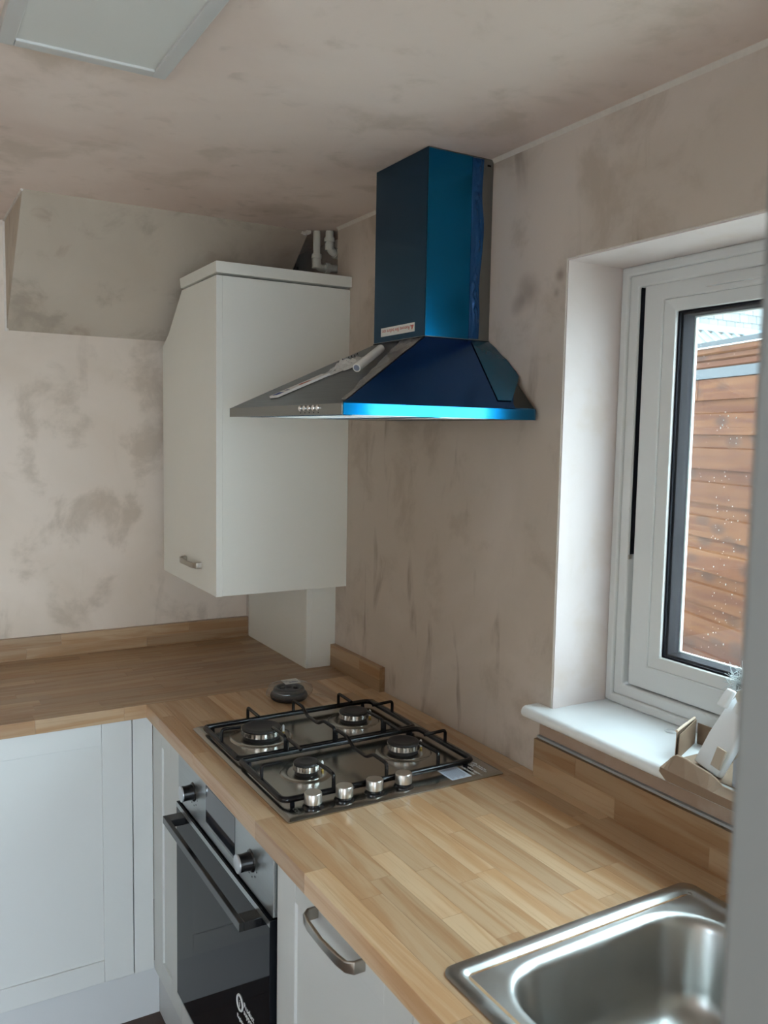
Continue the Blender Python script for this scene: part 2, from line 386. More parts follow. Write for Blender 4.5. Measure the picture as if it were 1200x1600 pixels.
struct(MB().box((XL-.09, -2.5, .99), (XL-.05, -2.44, 2.05)).box((XL-.09, -2.24, .99), (XL-.05, -2.18, 2.05)).box((XL-.09, -2.44, .99), (XL-.05, -2.24, 1.05)).box((XL-.09, -2.44, 1.99), (XL-.05, -2.24, 2.05)).build('fill_window', PVC, bevel=.002))  # added unseen window; its opening gives fill light from the left
m = MB().box((-.895, YF-.10, -.05), (0, YF, ZC)).box((XL, YF-.10, 2.06), (-.895, YF, ZC))
struct(m.build('wall_front', PL_BACK))
struct(MB().box((XL-.12, YF-.12, ZC), (WT, .12, ZC+.1)).build('ceiling', PL_CEIL))
fl = struct(bpy.data.objects.new('floor', None)); C.objects.link(fl)
for i in range(16):
    y = .1-i*.19*1
    off = (i % 3)*.4
    xx = XL
    while xx < 0:
        x1 = min(0, xx+1.2-(off if xx == XL else 0))
        MB().box((xx+.0006, y-.19+.0006, -.012), (x1-.0006, y-.0006, 0)).build('plank', FLOORW, fl); xx = x1
struct(MB().box((XL-2.5, -8, -.05), (1.2, .1, -.014)).build('floor_hall', simple('pale_hall_floor', (.42, .40, .37), .6)))
# unseen hallway behind the camera, enclosed to limit its light, open at far end
m = MB().box((-3.2, -5.6, ZC), (0, YF-.12, ZC+.1))
struct(m.build('ceiling_hall', PL_CEIL))
struct(MB().box((-3.3, -5.6, -.05), (-3.2, YF-.12, ZC)).box((-3.3, YF-.22, -.05), (XL-.12, YF-.12, ZC)).build('wall_hall_left', PL_BACK))
struct(MB().box((0, -5.6, -.05), (.1, YF-.12, ZC)).build('wall_hall_right', PL_BACK))
struct(MB().box((-3.2, -5.7, -.05), (-2.6, -5.6, ZC)).box((-.3, -5.7, -.05), (.1, -5.6, ZC)).box((-2.6, -5.7, 2.1), (-.3, -5.6, ZC)).build('wall_hall_end', PL_BACK))
# sloping soffit under the stairs, with its open left end
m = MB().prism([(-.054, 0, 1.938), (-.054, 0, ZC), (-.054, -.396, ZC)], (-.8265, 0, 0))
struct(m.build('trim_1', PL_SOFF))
m = MB().tube([(-.8805, -.002, 1.935), (-.8805, -.002, ZC)], .006, 6).tube([(-.882, -.397, ZC-.002), (-.882, 0, ZC-.002)], .004, 6)
struct(m.build('trim_2', PL_BEAD))
# soft plaster cove line where the window wall meets the ceiling
m = MB().prism([(0, -.49, ZC), (0, -.49, ZC-.009), (-.006, -.49, ZC)], (0, YF+.49, 0))
struct(m.build('trim_3', PL_BEAD))
# rough masonry behind the pipe hole
m = MB(); random.seed(3)
for i in range(26):
    c = Vector((random.uniform(-.06, .05), random.uniform(-.10, -.03), random.uniform(2.12, 2.26)))
    r = random.uniform(.012, .03)
    m.obox(c, (r, r*.3, 0), (-r*.3, r, .1*r), (0, .1*r, r*1.4))
m.box((-.067, -.03, 2.05), (.07, -.002, 2.265))
o = m.build('trim_4', MORTAR); struct(o)
# reveal linings, window light painted into their plaster
PL = struct(MB().box((0.0005, WY1-.004, WZ0+.024), (.157, WY1+.001, WZ1)).build('trim_5', PL_REV))
struct(MB().box((0.0005, WY0, WZ1-.004), (.157, WY1-.004, WZ1+.001)).build('trim_6', PL_REV))
struct(MB().box((0.0005, WY0-.001, WZ0+.024), (.157, WY0+.004, WZ1-.004)).build('trim_7', PL_REV))
struct(MB().tube([(0, WY1, WZ0+.024), (0, WY1, WZ1), (0, WY0, WZ1)], .0022, 6).build('trim_8', PL_BEAD))
# plaster stop bead above the splash upstand
struct(MB().box((-.013, YF+.01, .9955), (0, -1.492, 1.0005)).build('trim_9', simple('galvanised_stop_bead', (.42, .45, .47), .45, .4)))
struct(MB().box((-.006, YF+.01, 1.001), (0, -1.492, 1.041)).build('trim_10', plaster('damp_plaster_under_sill', (.40, .29, .22), (.30, .20, .14), (.52, .44, .37), (.24, .15, .10), 61., .5)))

# ---- window sill board
sill = bpy.data.objects.new('window_sill', None)
prof = []
for k in range(9):
    a = math.radians(90+180*k/8); prof.append((-.035+.0125*math.cos(a), 1.0535+.0125*math.sin(a)))
prof = [(.16, 1.066)]+prof+[(.16, 1.041)]
m = MB().prism([(x, -1.478, z) for x, z in prof if x <= 0.0]+[(0, -1.478, 1.041), (0, -1.478, 1.066)], (0, WY0-.04+1.478, 0))
m.box((0, WY0+.005, 1.041), (.157, WY1-.005, 1.066))
tag(m.build('window_sill', SILLM, smooth=40), 'white plastic sill board with rounded front edge under the window', 'sill')

# ---- window_1: frame > sash, panes, vent
wi = bpy.data.objects.new('window_1', None); C.objects.link(wi); wi.location = (.16, -1.93, 1.066); struct(wi)
def ring(y0, y1, z0, z1, w, xa, xb, name, mt, par, bev=.003):
    """four bars of a rectangular frame, outer size given, width w, in one part with mitred corners"""
    q = [[(y0, z0), (y1, z0), (y1, z1), (y0, z1)], [(y0+w, z0+w), (y1-w, z0+w), (y1-w, z1-w), (y0+w, z1-w)]]
    o_, i_ = q; mm = MB()
    vs = [(xa, *p) for p in o_]+[(xa, *p) for p in i_]+[(xb, *p) for p in o_]+[(xb, *p) for p in i_]
    fs = []
    for k in range(4):
        j = (k+1) % 4
        fs += [(k, j, 4+j, 4+k), (8+k, 12+k, 12+j, 8+j), (k, 8+k, 8+j, j), (4+k, 4+j, 12+j, 12+k)]
    mm.add(vs, fs)
    return mm.build(name, mt, par, bevel=bev)
FY0, FY1, FZ0, FZ1 = WY0+.002, WY1-.004, 1.0665, WZ1-.004
ring(FY0, FY1, FZ0, FZ1, .020, .150, .226, 'frame', PVC, wi, .004)
ring(FY0+.018, FY1-.018, FZ0+.018, FZ1-.018, .026, .157, .22, 'frame_rebate', PVC, wi, .004)
SY0, SY1, SZ0, SZ1 = FY0+.052, FY1-.052, FZ0+.046, FZ1-.026
# sash ring, slightly back from the frame
sash = ring(SY0, SY1, SZ0, SZ1, .050, .165, .232, 'sash', PVC, wi, .003)
# sloped glazing bead
m = MB()
a0, a1, b0, b1 = SY0+.050, SY1-.050, SZ0+.050, SZ1-.050; w = .024
o_ = [(a0, b0), (a1, b0), (a1, b1), (a0, b1)]; i_ = [(a0+w, b0+w), (a1-w, b0+w), (a1-w, b1-w), (a0+w, b1-w)]
vs = [(.168, *p) for p in o_]+[(.1765, *p) for p in i_]+[(.186, *p) for p in o_]+[(.186, *p) for p in i_]
fs = []
for k in range(4):
    j = (k+1) % 4; fs += [(k, j, 4+j, 4+k), (8+k, 12+k, 12+j, 8+j), (4+k, 4+j, 12+j, 12+k), (k, 8+k, 8+j, j)]
m.add(vs, fs).build('glazing_bead', PVC, sash, bevel=.002)
ring(a0+w-.001, a1-w+.001, b0+w-.001, b1-w+.001, .005, .184, .1885, 'gasket', BLACKRUB, sash, 0)
ring(a0+w-.002, a1-w+.002, b0+w-.002, b1-w+.002, .0095, .1925, .2245, 'spacer_bar', BLACKRUB, sash, 0)
ring(a0+w-.002, a1-w+.002, b0+w-.002, b1-w+.002, .0125, .2255, .2335, 'outer_bead', PVC, sash, .002)
MB().box((.189, a0+.012, b0+.012), (.192, a1-.012, b1-.012)).build('pane', PANE, sash)
MB().box((.210, a0+.012, b0+.012), (.213, a1-.012, b1-.012)).build('pane', PANE, sash)
# hinge-side air gap showing the black seal and the friction stay
MB().box((.1625, FY1-.0460, 1.395), (.18, FY1-.0441, SZ1+.004)).build('seal_strip', BLACKRUB, wi)
MB().box((.158, FY1-.047, 1.385), (.166, FY1-.0442, 1.3945)).build('stay_end', NICKEL, wi)
MB().box((.171, SY0, SZ1+.001), (.18, SY1, SZ1+.0045)).build('seal_strip', BLACKRUB, wi)
# trickle vent
m = MB()
vy0, vy1, vz = -2.24, -1.735, 1.965-.028
l = []
pr = []
for k in range(13):
    a = math.radians(90+180*k/12); pr.append((vy0-.0+0.005*math.cos(a), 0.005*math.sin(a)))
for k in range(13):
    a = math.radians(-90+180*k/12); pr.append((vy1+0.005*math.cos(a), 0.005*math.sin(a)))
m.loft([[(.1655, y, 1.9405+z) for y, z in pr], [(.159, y, 1.9405+z*.8) for y, z in pr]]).build('trickle_vent', PVC, sash, smooth=30)
# handle on the far stile
m = MB().box((.152, SY0+.014, 1.47), (.165, SY0+.036, 1.55))
m.box((.130, SY0+.016, 1.42), (.145, SY0+.034, 1.53)).box((.14, SY0+.018, 1.51), (.155, SY0+.032, 1.528))
m.build('window_handle', PVC, sash, bevel=.003)
# raindrops and specks on the outer pane
m = MB(); random.seed(12)
for i in range(190):
    y = random.uniform(-2.1, a1-w-.012); z = random.uniform(b0+w+.01, b1-w-.01)
    if random.random() < .5: y = random.gauss(-1.76, .025); z = random.uniform(1.2, 1.7)
    r = random.choice((.0005, .0006, .0007, .0009, .0012)); st = random.choice((1, 1, 1.4, 2))
    P = [(.2135, y+r*math.cos(k*math.pi/3), z+r*st*math.sin(k*math.pi/3)) for k in range(6)]
    m.loft([P, [(.2135+r, y+r*.5*math.cos(k*math.pi/3), z+r*st*.5*math.sin(k*math.pi/3)) for k in range(6)]])
o = m.build('raindrops', DROPM, sash); o['kind'] = 'stuff'

# ---- near door lining beside the camera
dj = bpy.data.objects.new('door_1', None); C.objects.link(dj); dj.location = (-.90, YF-.05, 0); struct(dj)
MB().box((-.9143, YF-.115, 0), (-.895, YF+.0025, 2.06)).build('door_lining', JAMB, dj, bevel=.003)
MB().box((-.85, YF, 0), (-.80, YF+.012, 2.12)).build('architrave', JAMB, dj, bevel=.004)

# ================================================================ CEILING LIGHT
t = thing('ceiling_light', 'flat white rectangular light panel, switched off, on the ceiling at upper left', 'light', (-.905, -1.95, ZC))
x0, x1, y0, y1 = -1.040, -.773, -2.545, -1.342
q = MB()
w = .024
for (a, b) in (((x0, y0, 2.2465), (x0+w, y1, ZC)), ((x1-w, y0, 2.2465), (x1, y1, ZC)), ((x0+w, y0, 2.2465), (x1-w, y0+w, ZC)), ((x0+w, y1-w, 2.2465), (x1-w, y1, ZC))): q.box(a, b)
q.build('light_frame', ALUWHITE, t, bevel=.0015)
MB().box((x0+w, y0+w, 2.2505), (x1-w, y1-w, 2.256)).build('diffuser', DIFFUSER, t)

# ================================================================ WORKTOPS
stave_cache = {}
def stave(parent, c, L, w, h, rot, name='stave', wood_=None):
    wood_ = wood_ or OAK
    key = (round(L, 3), round(w, 4), round(h, 4), wood_.name)
    if key not in stave_cache:
        me = bpy.data.meshes.new(name); bm = bmesh.new(); bmesh.ops.create_cube(bm, size=1)
        for v in bm.verts: v.co = Vector((v.co.x*(L-.0004), v.co.y*(w-.0004), v.co.z*h))
        bm.to_mesh(me); bm.free(); me.materials.append(wood_); stave_cache[key] = me
    o = bpy.data.objects.new(name, stave_cache[key]); C.objects.link(o); o.parent = parent
    o.location = Vector(c)-wpos(parent); o.rotation_euler = (0, 0, rot); return o
def rows(n, a, b, lo, hi, seed):
    """list of (row lo, row hi, seg lo, seg hi)"""
    rnd = random.Random(seed); out = []
    for i in range(n):
        r0 = a+(b-a)*i/n; r1 = a+(b-a)*(i+1)/n; p = lo
        q = lo+rnd.uniform(.08, .38)
        while True:
            if hi-q < .08: q = hi
            out.append((r0, r1, p, q))
            if q >= hi: break
            p = q; q = min(hi, p+rnd.choice((.22, .28, .33, .38, .42)))
    return out
BOWL = (-.540, -.118, -2.43, -1.985)
wt = thing('worktop', 'long oak block worktop holding the hob and the sink', 'worktop', (-.315, -1.64, ZT-.036))
for (x0_, x1_, y0_, y1_) in rows(15, -.629, -.002, YF+.004, -.632, 5):
    segs = [(y0_, y1_)]
    if x1_ > BOWL[0] and x0_ < BOWL[1]:
        ns = []
        for (p, q) in segs:
            if q <= BOWL[2] or p >= BOWL[3]: ns.append((p, q)); continue
            if p < BOWL[2]: ns.append((p, BOWL[2]))
            if q > BOWL[3]: ns.append((BOWL[3], q))
        segs = ns
    for (p, q) in segs:
        if q-p > .012: stave(wt, ((x0_+x1_)/2, (p+q)/2, ZT-.018), q-p, x1_-x0_, .036, math.pi/2)
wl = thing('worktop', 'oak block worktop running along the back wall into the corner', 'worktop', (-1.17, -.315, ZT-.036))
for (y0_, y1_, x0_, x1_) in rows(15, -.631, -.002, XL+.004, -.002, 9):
    stave(wl, ((x0_+x1_)/2, (y0_+y1_)/2, ZT-.018), x1_-x0_, y1_-y0_, .036, 0, wood_=OAKD)  # darker oak copy; the corner's dim light is painted into these staves
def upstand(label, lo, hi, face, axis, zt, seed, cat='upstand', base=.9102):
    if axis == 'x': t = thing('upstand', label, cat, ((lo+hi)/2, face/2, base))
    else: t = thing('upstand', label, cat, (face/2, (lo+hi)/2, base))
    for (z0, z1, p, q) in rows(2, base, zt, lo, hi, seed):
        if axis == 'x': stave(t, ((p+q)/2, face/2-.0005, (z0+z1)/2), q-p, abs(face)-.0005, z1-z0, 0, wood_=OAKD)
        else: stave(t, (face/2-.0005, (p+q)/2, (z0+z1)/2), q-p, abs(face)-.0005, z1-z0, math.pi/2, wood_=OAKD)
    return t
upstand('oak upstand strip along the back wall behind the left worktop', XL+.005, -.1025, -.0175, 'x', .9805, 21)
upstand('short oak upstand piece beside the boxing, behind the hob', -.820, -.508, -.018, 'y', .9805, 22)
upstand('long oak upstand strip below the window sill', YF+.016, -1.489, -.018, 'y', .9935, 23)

# boxing below the boiler cupboard
bx = thing('pipe_boxing', 'narrow white boxing panel between worktop and boiler cupboard in the corner', 'boxing', (-.05, -.26, ZT))
MB().box((-.1011, -.5063, ZT+.0005), (-.0835, -.0185, 1.1735)).build('side_board', WHITE2, bx, bevel=.0008)
MB().box((-.0833, -.5063, ZT+.0005), (-.0005, -.49, 1.1735)).build('front_board', WHITE2, bx, bevel=.0008)
MB().box((-.1020, -.0183, .981), (-.098, -.0005, 1.1735)).build('caulk_line', PL_BEAD, bx)

# ================================================================ BOILER CUPBOARD
cb = thing('wall_cupboard', 'tall cream-white wall cupboard with its rear top corner cut to the slope', 'cupboard', (-.21, -.3, 1.1745))
prof = [(-.5764, 1.1745), (-.5764, 2.0683), (-.262, 2.0683), (-.118, 1.9500), (-.050, 1.915), (-.050, 1.1745)]
MB().prism([(-.398, y, z) for y, z in prof], (-.0172, 0, 0)).build('door', WHITE2, cb, bevel=.0006)
dr = cb.children[-1]
MB().box((-.3978, -.5764, 1.1750), (-.0005, -.559, 2.0683)).build('side_panel', WHITE2, cb, bevel=.0008)
MB().box((-.3965, -.5588, 1.1800), (-.0005, -.052, 1.196)).build('base_panel', WHITE2, cb)
MB().box((-.3965, -.5588, 2.05), (-.0005, -.28, 2.066)).build('inner_top', WHITE2, cb)
m = MB().prism([(-.4195, -.588, 2.0735), (-.4195, -.588, 2.1045), (-.4195, -.252, 2.1045), (-.4195, -.264, 2.0735)], (.419, 0, 0))
m.build('top_board', WHITE2, cb, bevel=.0015)
def bow_handle(a, b, out, drop, name, parent, wd=.012, th=.006, proud=.026):
    """bow handle from a to b on a vertical face whose normal is out"""
    a, b, out = map(Vector, (a, b, out)); ax = (b-a).normalized(); L = (b-a).length; up = Vector((0, 0, 1)); mm = MB(); loops = []
    pts = [(0, 0), (0, proud*.55), (.05, proud*.82), (.18, proud*.93), (.5, proud), (.82, proud*.93), (.95, proud*.82), (1, proud*.55), (1, 0)]
    for i, (s, h) in enumerate(pts):
        p = a+ax*(s*L)+out*h
        i0 = pts[max(0, i-1)]; i1 = pts[min(len(pts)-1, i+1)]
        d = (ax*((i1[0]-i0[0])*L)+out*(i1[1]-i0[1])).normalized(); n2 = d.cross(up).normalized()
        wv = wd*(1.0 if 0.04 < s < .96 else 1.15)*(.82 if .3 < s < .7 else 1)
        loops.append([p+up*wv/2+n2*th/2, p-up*wv/2+n2*th/2, p-up*wv/2-n2*th/2, p+up*wv/2-n2*th/2])
    return mm.loft(loops).build(name, NICKEL, parent, bevel=.0015, smooth=50)
bow_handle((-.4152, -.445, 1.2465), (-.4152, -.300, 1.2465), (-1, 0, 0), 0, 'handle', dr, wd=.016)

# ================================================================ PIPES IN THE CORNER
def pipe(label, pts, r, cols, loc):
    t = thing('waste_pipe', label, 'pipe', loc, None)
    MB().tube(arc(pts, .022, 6), r, 14).build('pipe', PIPEM, t, smooth=40)
    for (p, d, rr, L) in cols:
        p = Vector(p); d = Vector(d).normalized()
        MB().tube([p-d*L/2, p+d*L/2], rr, 14).build('collar', PIPEM, t, smooth=40)
    return t
pipe('white plastic waste pipe elbow, left one, above the wall cupboard', [(-.040, -.425, 2.262), (-.040, -.425, 2.152), (.075, -.425, 2.158)], .0115,
     [((-.040, -.425, 2.186), (0, 0, 1), .0165, .012), ((-.004, -.425, 2.154), (1, 0, 0), .0165, .014), ((-.040, -.425, 2.166), (0, 0, 1), .0145, .03)], (-.03, -.425, 2.152))
pipe('white plastic waste pipe elbow, right one, tucked against the window wall', [(-.006, -.445, 2.263), (-.006, -.445, 2.202), (.075, -.425, 2.198)], .0125,
     [((-.006, -.445, 2.236), (0, 0, 1), .017, .012), ((.022, -.438, 2.2), (1, .2, -.1), .017, .016), ((-.006, -.445, 2.215), (0, 0, 1), .015, .02)], (.01, -.445, 2.2))
# chipped plaster edge around the hole
m = MB(); random.seed(5)
for i in range(9):
    m.obox((-.066+random.uniform(-.004, .004), -.40+i*.01-.02, ZC-.004-random.random()*.004), (.012, .004, 0), (0, .012, .003), (0, 0, .008))
struct(m.build('trim_11', PL_BEAD))

# ================================================================ COOKER HOOD
hd = thing('cooker_hood', 'stainless chimney cooker hood still wrapped in bright blue film', 'hood', (-.15, -1.15, 1.6784))
HX0, HY0, HY1, Z0, Z1, ZB = -.4745, -1.4503, -.8503, 1.6784, 1.6989, 1.858
CX0, CY0, CY1 = -.176, -1.2637, -1.0379
m = MB()
base = [(0, HY0+.014), (-.014, HY0), (HX0, HY0), (HX0, HY1), (0, HY1)]; topc = [(0, CY0+.001), (-.003, CY0), (CX0, CY0), (CX0, CY1), (0, CY1)]
m.loft([[(x*(1 if x else 1), y, Z0) for x, y in base], [(x, y, Z1) for x, y in base], [(x, y, ZB) for x, y in topc]], cap0=False)
# underside: recessed tray
i_ = [(-.02, HY0+.022), (-.022, HY0+.02), (HX0+.02, HY0+.02), (HX0+.02, HY1-.02), (-.02, HY1-.02)]
k = len(m.v); m.v += [Vector((x, y, Z0)) for x, y in base]+[Vector((x, y, Z0)) for x, y in i_]+[Vector((x, y, Z0+.012)) for x, y in i_]
for a in range(5):
    b = (a+1) % 5; m.f += [(k+a, k+b, k+5+b, k+5+a), (k+5+a, k+5+b, k+10+b, k+10+a)]
m.f.append(tuple(range(k+10, k+15)))
m.build('canopy', steel('shade_darkened_canopy_steel', (.085, .095, .093), .30, 1, amt=.05), hd)  # same stainless as the chimney, darkened to paint in a dim reflection
# rounded rim strip
for (p0, p1, nm, mt) in (((HX0-.001, HY0+.0005, 0), (HX0-.001, HY1, 0), 'front_rim', STEELH),):
    MB().box((HX0-.0015, HY0, Z0-.0005), (HX0, HY1, Z1)).build(nm, STEELH, hd)
# blue film on the near rim, its far end rounded at the wall
m = MB()
rim = [(HX0+.001, HY0-.001), (-.016, HY0-.001), (-.007, HY0+.004), (-.0008, HY0+.0125)]
m.loft([[(x, y, Z0-.0008) for x, y in rim], [(x, y, Z1+.0005) for x, y in rim]], False, False, closed=False)
m.loft([[(x, y, Z1+.0005) for x, y in rim], [(x, y+.003, Z1+.0035) for x, y in rim]], False, False, closed=False)
m.build('rim_film', BLUEF, hd, smooth=60)
for k_, (x0_, x1_, y0_, y1_) in enumerate(((-.44, -.245, HY0+.04, HY1-.04), (-.235, -.04, HY0+.04, HY1-.04))):
    f_ = MB().box((x0_, y0_, Z0+.001), (x1_, y1_, Z0+.009)).build('grease_filter', steel('filter_mesh_%s' % ('a', 'b')[k_], (.5, .5, .48), .4, 0), hd, bevel=.001)
    MB().box((x0_, y0_+.01, Z0-.0007), (x0_+.012, y1_-.01, Z0+.0008)).build('filter_film', BLUEF, f_)
    mm = MB()
    for j in range(14):
        mm.box((x0_+.03, y0_+.03+j*.036, Z0+.0002), (x1_-.02, y0_+.05+j*.036, Z0+.001))
    mm.build('filter_ribs', ALU, f_)
# chimney
MB().box((CX0, CY0, ZB-.003), (-.0005, CY1, ZC-.001)).build('chimney', STEELH, hd, bevel=.0015)
MB().box((CX0-.002, CY0-.002, ZB-.002), (-.0005, CY1+.002, ZB+.0015)).build('chimney_foot', BLACKRUB, hd)
m = MB().box((-.018, CY0-.0012, 2.2475), (-.0085, CY0+.0002, 2.2515)); m.build('screw_slot', BLACKRUB, hd)
# film on the chimney: front face and near face, loose and wrinkled at its wall edge
MB().box((CX0-.0012, CY0, ZB+.003), (CX0-.0002, CY1, ZC-.002)).build('front_film', film('shaded_blue_front_film', (.0, .055, .125), .20, 1.0), hd)  # same blue film, darker copy; the front's dark reflection is in its colour
def nz(a, b=0, c=0):
    from mathutils import noise
    return noise.noise(Vector((a, b, c)))
m = MB(); nu, nv = 20, 60; vs = []
for j in range(nv+1):
    z = ZB+.003+(ZC-.004-ZB-.003)*j/nv
    for i in range(nu+1):
        vs.append((CX0+(.118)*i/nu, CY0-.0008, z))
m.add(vs, [(j*(nu+1)+i, j*(nu+1)+i+1, (j+1)*(nu+1)+i+1, (j+1)*(nu+1)+i) for j in range(nv) for i in range(nu)])
m.build('side_film', BLUEF, hd, smooth=60)
m = MB(); nu, nv = 16, 90; vs = []
for j in range(nv+1):
    f = j/nv; z = ZB+.004+(ZC-.006-ZB-.004)*f
    xe = -.029-.003*math.sin(f*9)+.006*nz(f*4, 1)-.004*(1-f); x0_ = CX0+.1165+.006*nz(f*3, 7)
    for i in range(nu+1):
        u = i/nu; x = x0_+(xe-x0_)*u
        amp = math.sin(math.pi*min(1, u*1.0))**.7
        h = .0012+amp*(.0055*abs(nz(u*2.5, f*12, 2))+.0070*abs(nz(u*3+f*2, f*22, 5)))+.003*u*u
        vs.append((x, CY0-h, z))
m.add(vs, [(j*(nu+1)+i, j*(nu+1)+i+1, (j+1)*(nu+1)+i+1, (j+1)*(nu+1)+i) for j in range(nv) for i in range(nu)])
m.build('wrinkled_film', BLUEW, hd, smooth=80)
# film on near canopy slope (trapezoid minus the peeled corner) and the peeled flap
def slope(x, s, off=.0012):     # s 0 bottom .. 1 top on the near slope
    y = HY0+(CY0-HY0)*s; z = Z1+(ZB-Z1)*s; n = Vector((0, -(ZB-Z1), (CY0-HY0))).normalized()*off
    return Vector((x, y, z))+n
m = MB(); nv, nu = 14, 24; vs = []
for j in range(nv+1):
    s = j/nv; xl = HX0+(CX0-HX0)*s+.0015
    xr = -.060+.045*min(1, s/.45) if s < .45 else -.015
    xr = -.066 + (.060)*min(1, max(0, (s-.05))/.40)
    if s > .45: xr = -.006
    for i in range(nu+1):
        x = xl+(xr-xl)*i/nu; wv = .002*abs(nz(x*14, s*5, 3))*(i/nu)
        vs.append(slope(x, s, .0012+wv))
m.add(vs, [(j*(nu+1)+i, j*(nu+1)+i+1, (j+1)*(nu+1)+i+1, (j+1)*(nu+1)+i) for j in range(nv) for i in range(nu)])
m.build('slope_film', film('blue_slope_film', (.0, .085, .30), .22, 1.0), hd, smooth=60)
m = MB(); nv, nu = 14, 10; vs = []
for j in range(nv+1):
    s = 1-j/nv                                   # from top to bottom of the flap
    xa = -.100+.045*(s)                          # inner line where it leaves the panel
    xb = -.004+(-.060)*max(0, (.34-s))/.34
    for i in range(nu+1):
        u = i/nu; x = xa+(xb-xa)*u
        lift = .0035+.013*u*math.sin(math.pi*min(1, (1-s)*1.05))*(.75+.3*nz(u*3, s*6))
        vs.append(slope(x, .10+.88*s, lift))
m.add(vs, [(j*(nu+1)+i, j*(nu+1)+i+1, (j+1)*(nu+1)+i+1, (j+1)*(nu+1)+i) for j in range(nv) for i in range(nu)])
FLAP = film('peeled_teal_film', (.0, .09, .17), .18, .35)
m.build('film_flap', FLAP, hd, smooth=80)
# smeared clear film on the front slope near the ridge
def fslope(y, s, off=.001):      # front slope (normal -x), s 0 bottom .. 1 top
    x = HX0+(CX0-HX0)*s; z = Z1+(ZB-Z1)*s; n = Vector((-(ZB-Z1), 0, (CX0-HX0)*-1)).normalized()
    n = Vector((-(ZB-Z1), 0, (CX0-HX0))).normalized()
    return Vector((x, y, z))+n*off
m = MB(); nv, nu = 24, 8; vs = []
for j in range(nv+1):
    s = .04+.94*j/nv; ye = HY0+(CY0-HY0)*s+.002
    for i in range(nu+1):
        u = i/nu; y = ye+(.012+.085*s+.012*nz(s*8, 1))*u
        vs.append(fslope(y, s, .0012+.004*abs(nz(u*3, s*14, 8))*s))
m.add(vs, [(j*(nu+1)+i, j*(nu+1)+i+1, (j+1)*(nu+1)+i+1, (j+1)*(nu+1)+i) for j in range(nv) for i in range(nu)])
m.build('ridge_film', simple('grey_film_remnant', (.30, .29, .27), .22, .6, var=.5, bscale=45, bump=.5), hd, smooth=80)
# control buttons
for j in range(5):
    c = Vector((HX0-.0015, -1.268-.0205*j, 1.6915))
    MB().lathe(c, [(.0060, 0), (.0060, .0022), (.0048, .0034), (.0005, .0036)], 16, '-x').build('button', CHROME, hd, smooth=40)
    MB().box((HX0-.0019, c.y-.0015, 1.6815), (HX0-.0015, c.y+.0015, 1.6835)).build('button_mark', BLACKRUB, hd)
# warning label, printed upside down, on the front film of the chimney
lb = MB().box((CX0-.0022, -1.223, 1.8735), (CX0-.0014, -1.073, 1.8935)).build('warning_label', PAPERW, hd)
text('Remove film before use', REDINK, 'label_text', lb, (CX0-.00225, -1.203, 1.8885), (0, 1, 0), (0, 0, -1), .0128)
m = MB().prism([(CX0-.0023, -1.221, 1.8885), (CX0-.0023, -1.206, 1.8885), (CX0-.0023, -1.2135, 1.8775)], (-.0003, 0, 0))
m.build('warning_triangle', REDINK, lb)
text('!', PAPERW, 'label_text', lb, (CX0-.0028, -1.2147, 1.8882), (0, 1, 0), (0, 0, -1), .009)
# things lying on the front slope
lf = thing('instruction_strip', 'long thin printed paper strip lying on the sloping front of the hood', 'leaflet', fslope(-1.07, .45, .001))
def on_front(p, off): return Vector(p)+Vector((-(ZB-Z1), 0, (CX0-HX0))).normalized()*off
P0, P1, P2, P3 = (-.4347, -1.0452, 1.7201), (-.3984, -1.005, 1.7395), (-.312, -1.058, 1.7856), (-.345, -1.1024, 1.7679)
nfr = Vector((-(ZB-Z1), 0, (CX0-HX0)*1)).normalized()
if nfr.z < 0: nfr = -nfr
def onf(p, off): return Vector(p)+nfr*off
def zf_(x): return Z1+(x-HX0)*(ZB-Z1)/(CX0-HX0)
q4 = [(-.436, -1.055, zf_(-.436)), (-.436, -1.012, zf_(-.436)), (-.338, -1.085, zf_(-.338)), (-.338, -1.128, zf_(-.338))]
MB().loft([[onf(p, .0015) for p in q4], [onf(p, .0065) for p in q4]]).build('strip', PAPERW, lf)
def bil(u, v): 
    a, b, c, d_ = map(Vector, q4); return (a*(1-u)+d_*u)*(1-v)+(b*(1-u)+c*u)*v
for (u0, u1, v0, v1, mt, nm) in ((.03, .17, .15, .8, BLUEINK, 'blue_print'), (.50, .60, .25, .6, REDINK, 'red_print'), (.60, .68, .2, .5, REDINK, 'red_print'), (.24, .30, .3, .7, GREYINK, 'grey_print')):
    MB().loft([[onf(bil(u, v), .0066) for u, v in ((u0, v0), (u1, v0), (u1, v1), (u0, v1))], [onf(bil(u, v), .0069) for u, v in ((u0, v0), (u1, v0), (u1, v1), (u0, v1))]]).build(nm, mt, lf)
cf = thing('crumpled_wrapper', 'crumpled clear wrapper heap on the hood slope between strip and roll', 'wrapper', onf((-.29, -1.10, 1.797), .001))
m = MB(); nu, nv = 30, 14; vs = []
A, B = Vector((-.338, -1.095, zf_(-.338))), Vector((-.272, -1.172, zf_(-.272)))
for j in range(nv+1):
    for i in range(nu+1):
        u, v = i/nu, j/nv
        wd = .020+.022*u
        q = A+(B-A)*u+Vector((.5, .85, 0))*((v-.5)*2*wd)
        q += Vector((.010*nz(v*5, u*4), .012*nz(u*5, v*5, 3), 0)); q.z = zf_(q.x)
        e_ = (math.sin(math.pi*v)*math.sin(math.pi*min(1, u*.9+.08)))**.5
        ridge = abs(nz(u*4+v*2, v*5, 4)); fine_ = abs(nz(u*11, v*9, 9))
        vs.append(onf(q, .0012+e_*(.003+.026*ridge+.010*fine_)*(.6+.6*u)))
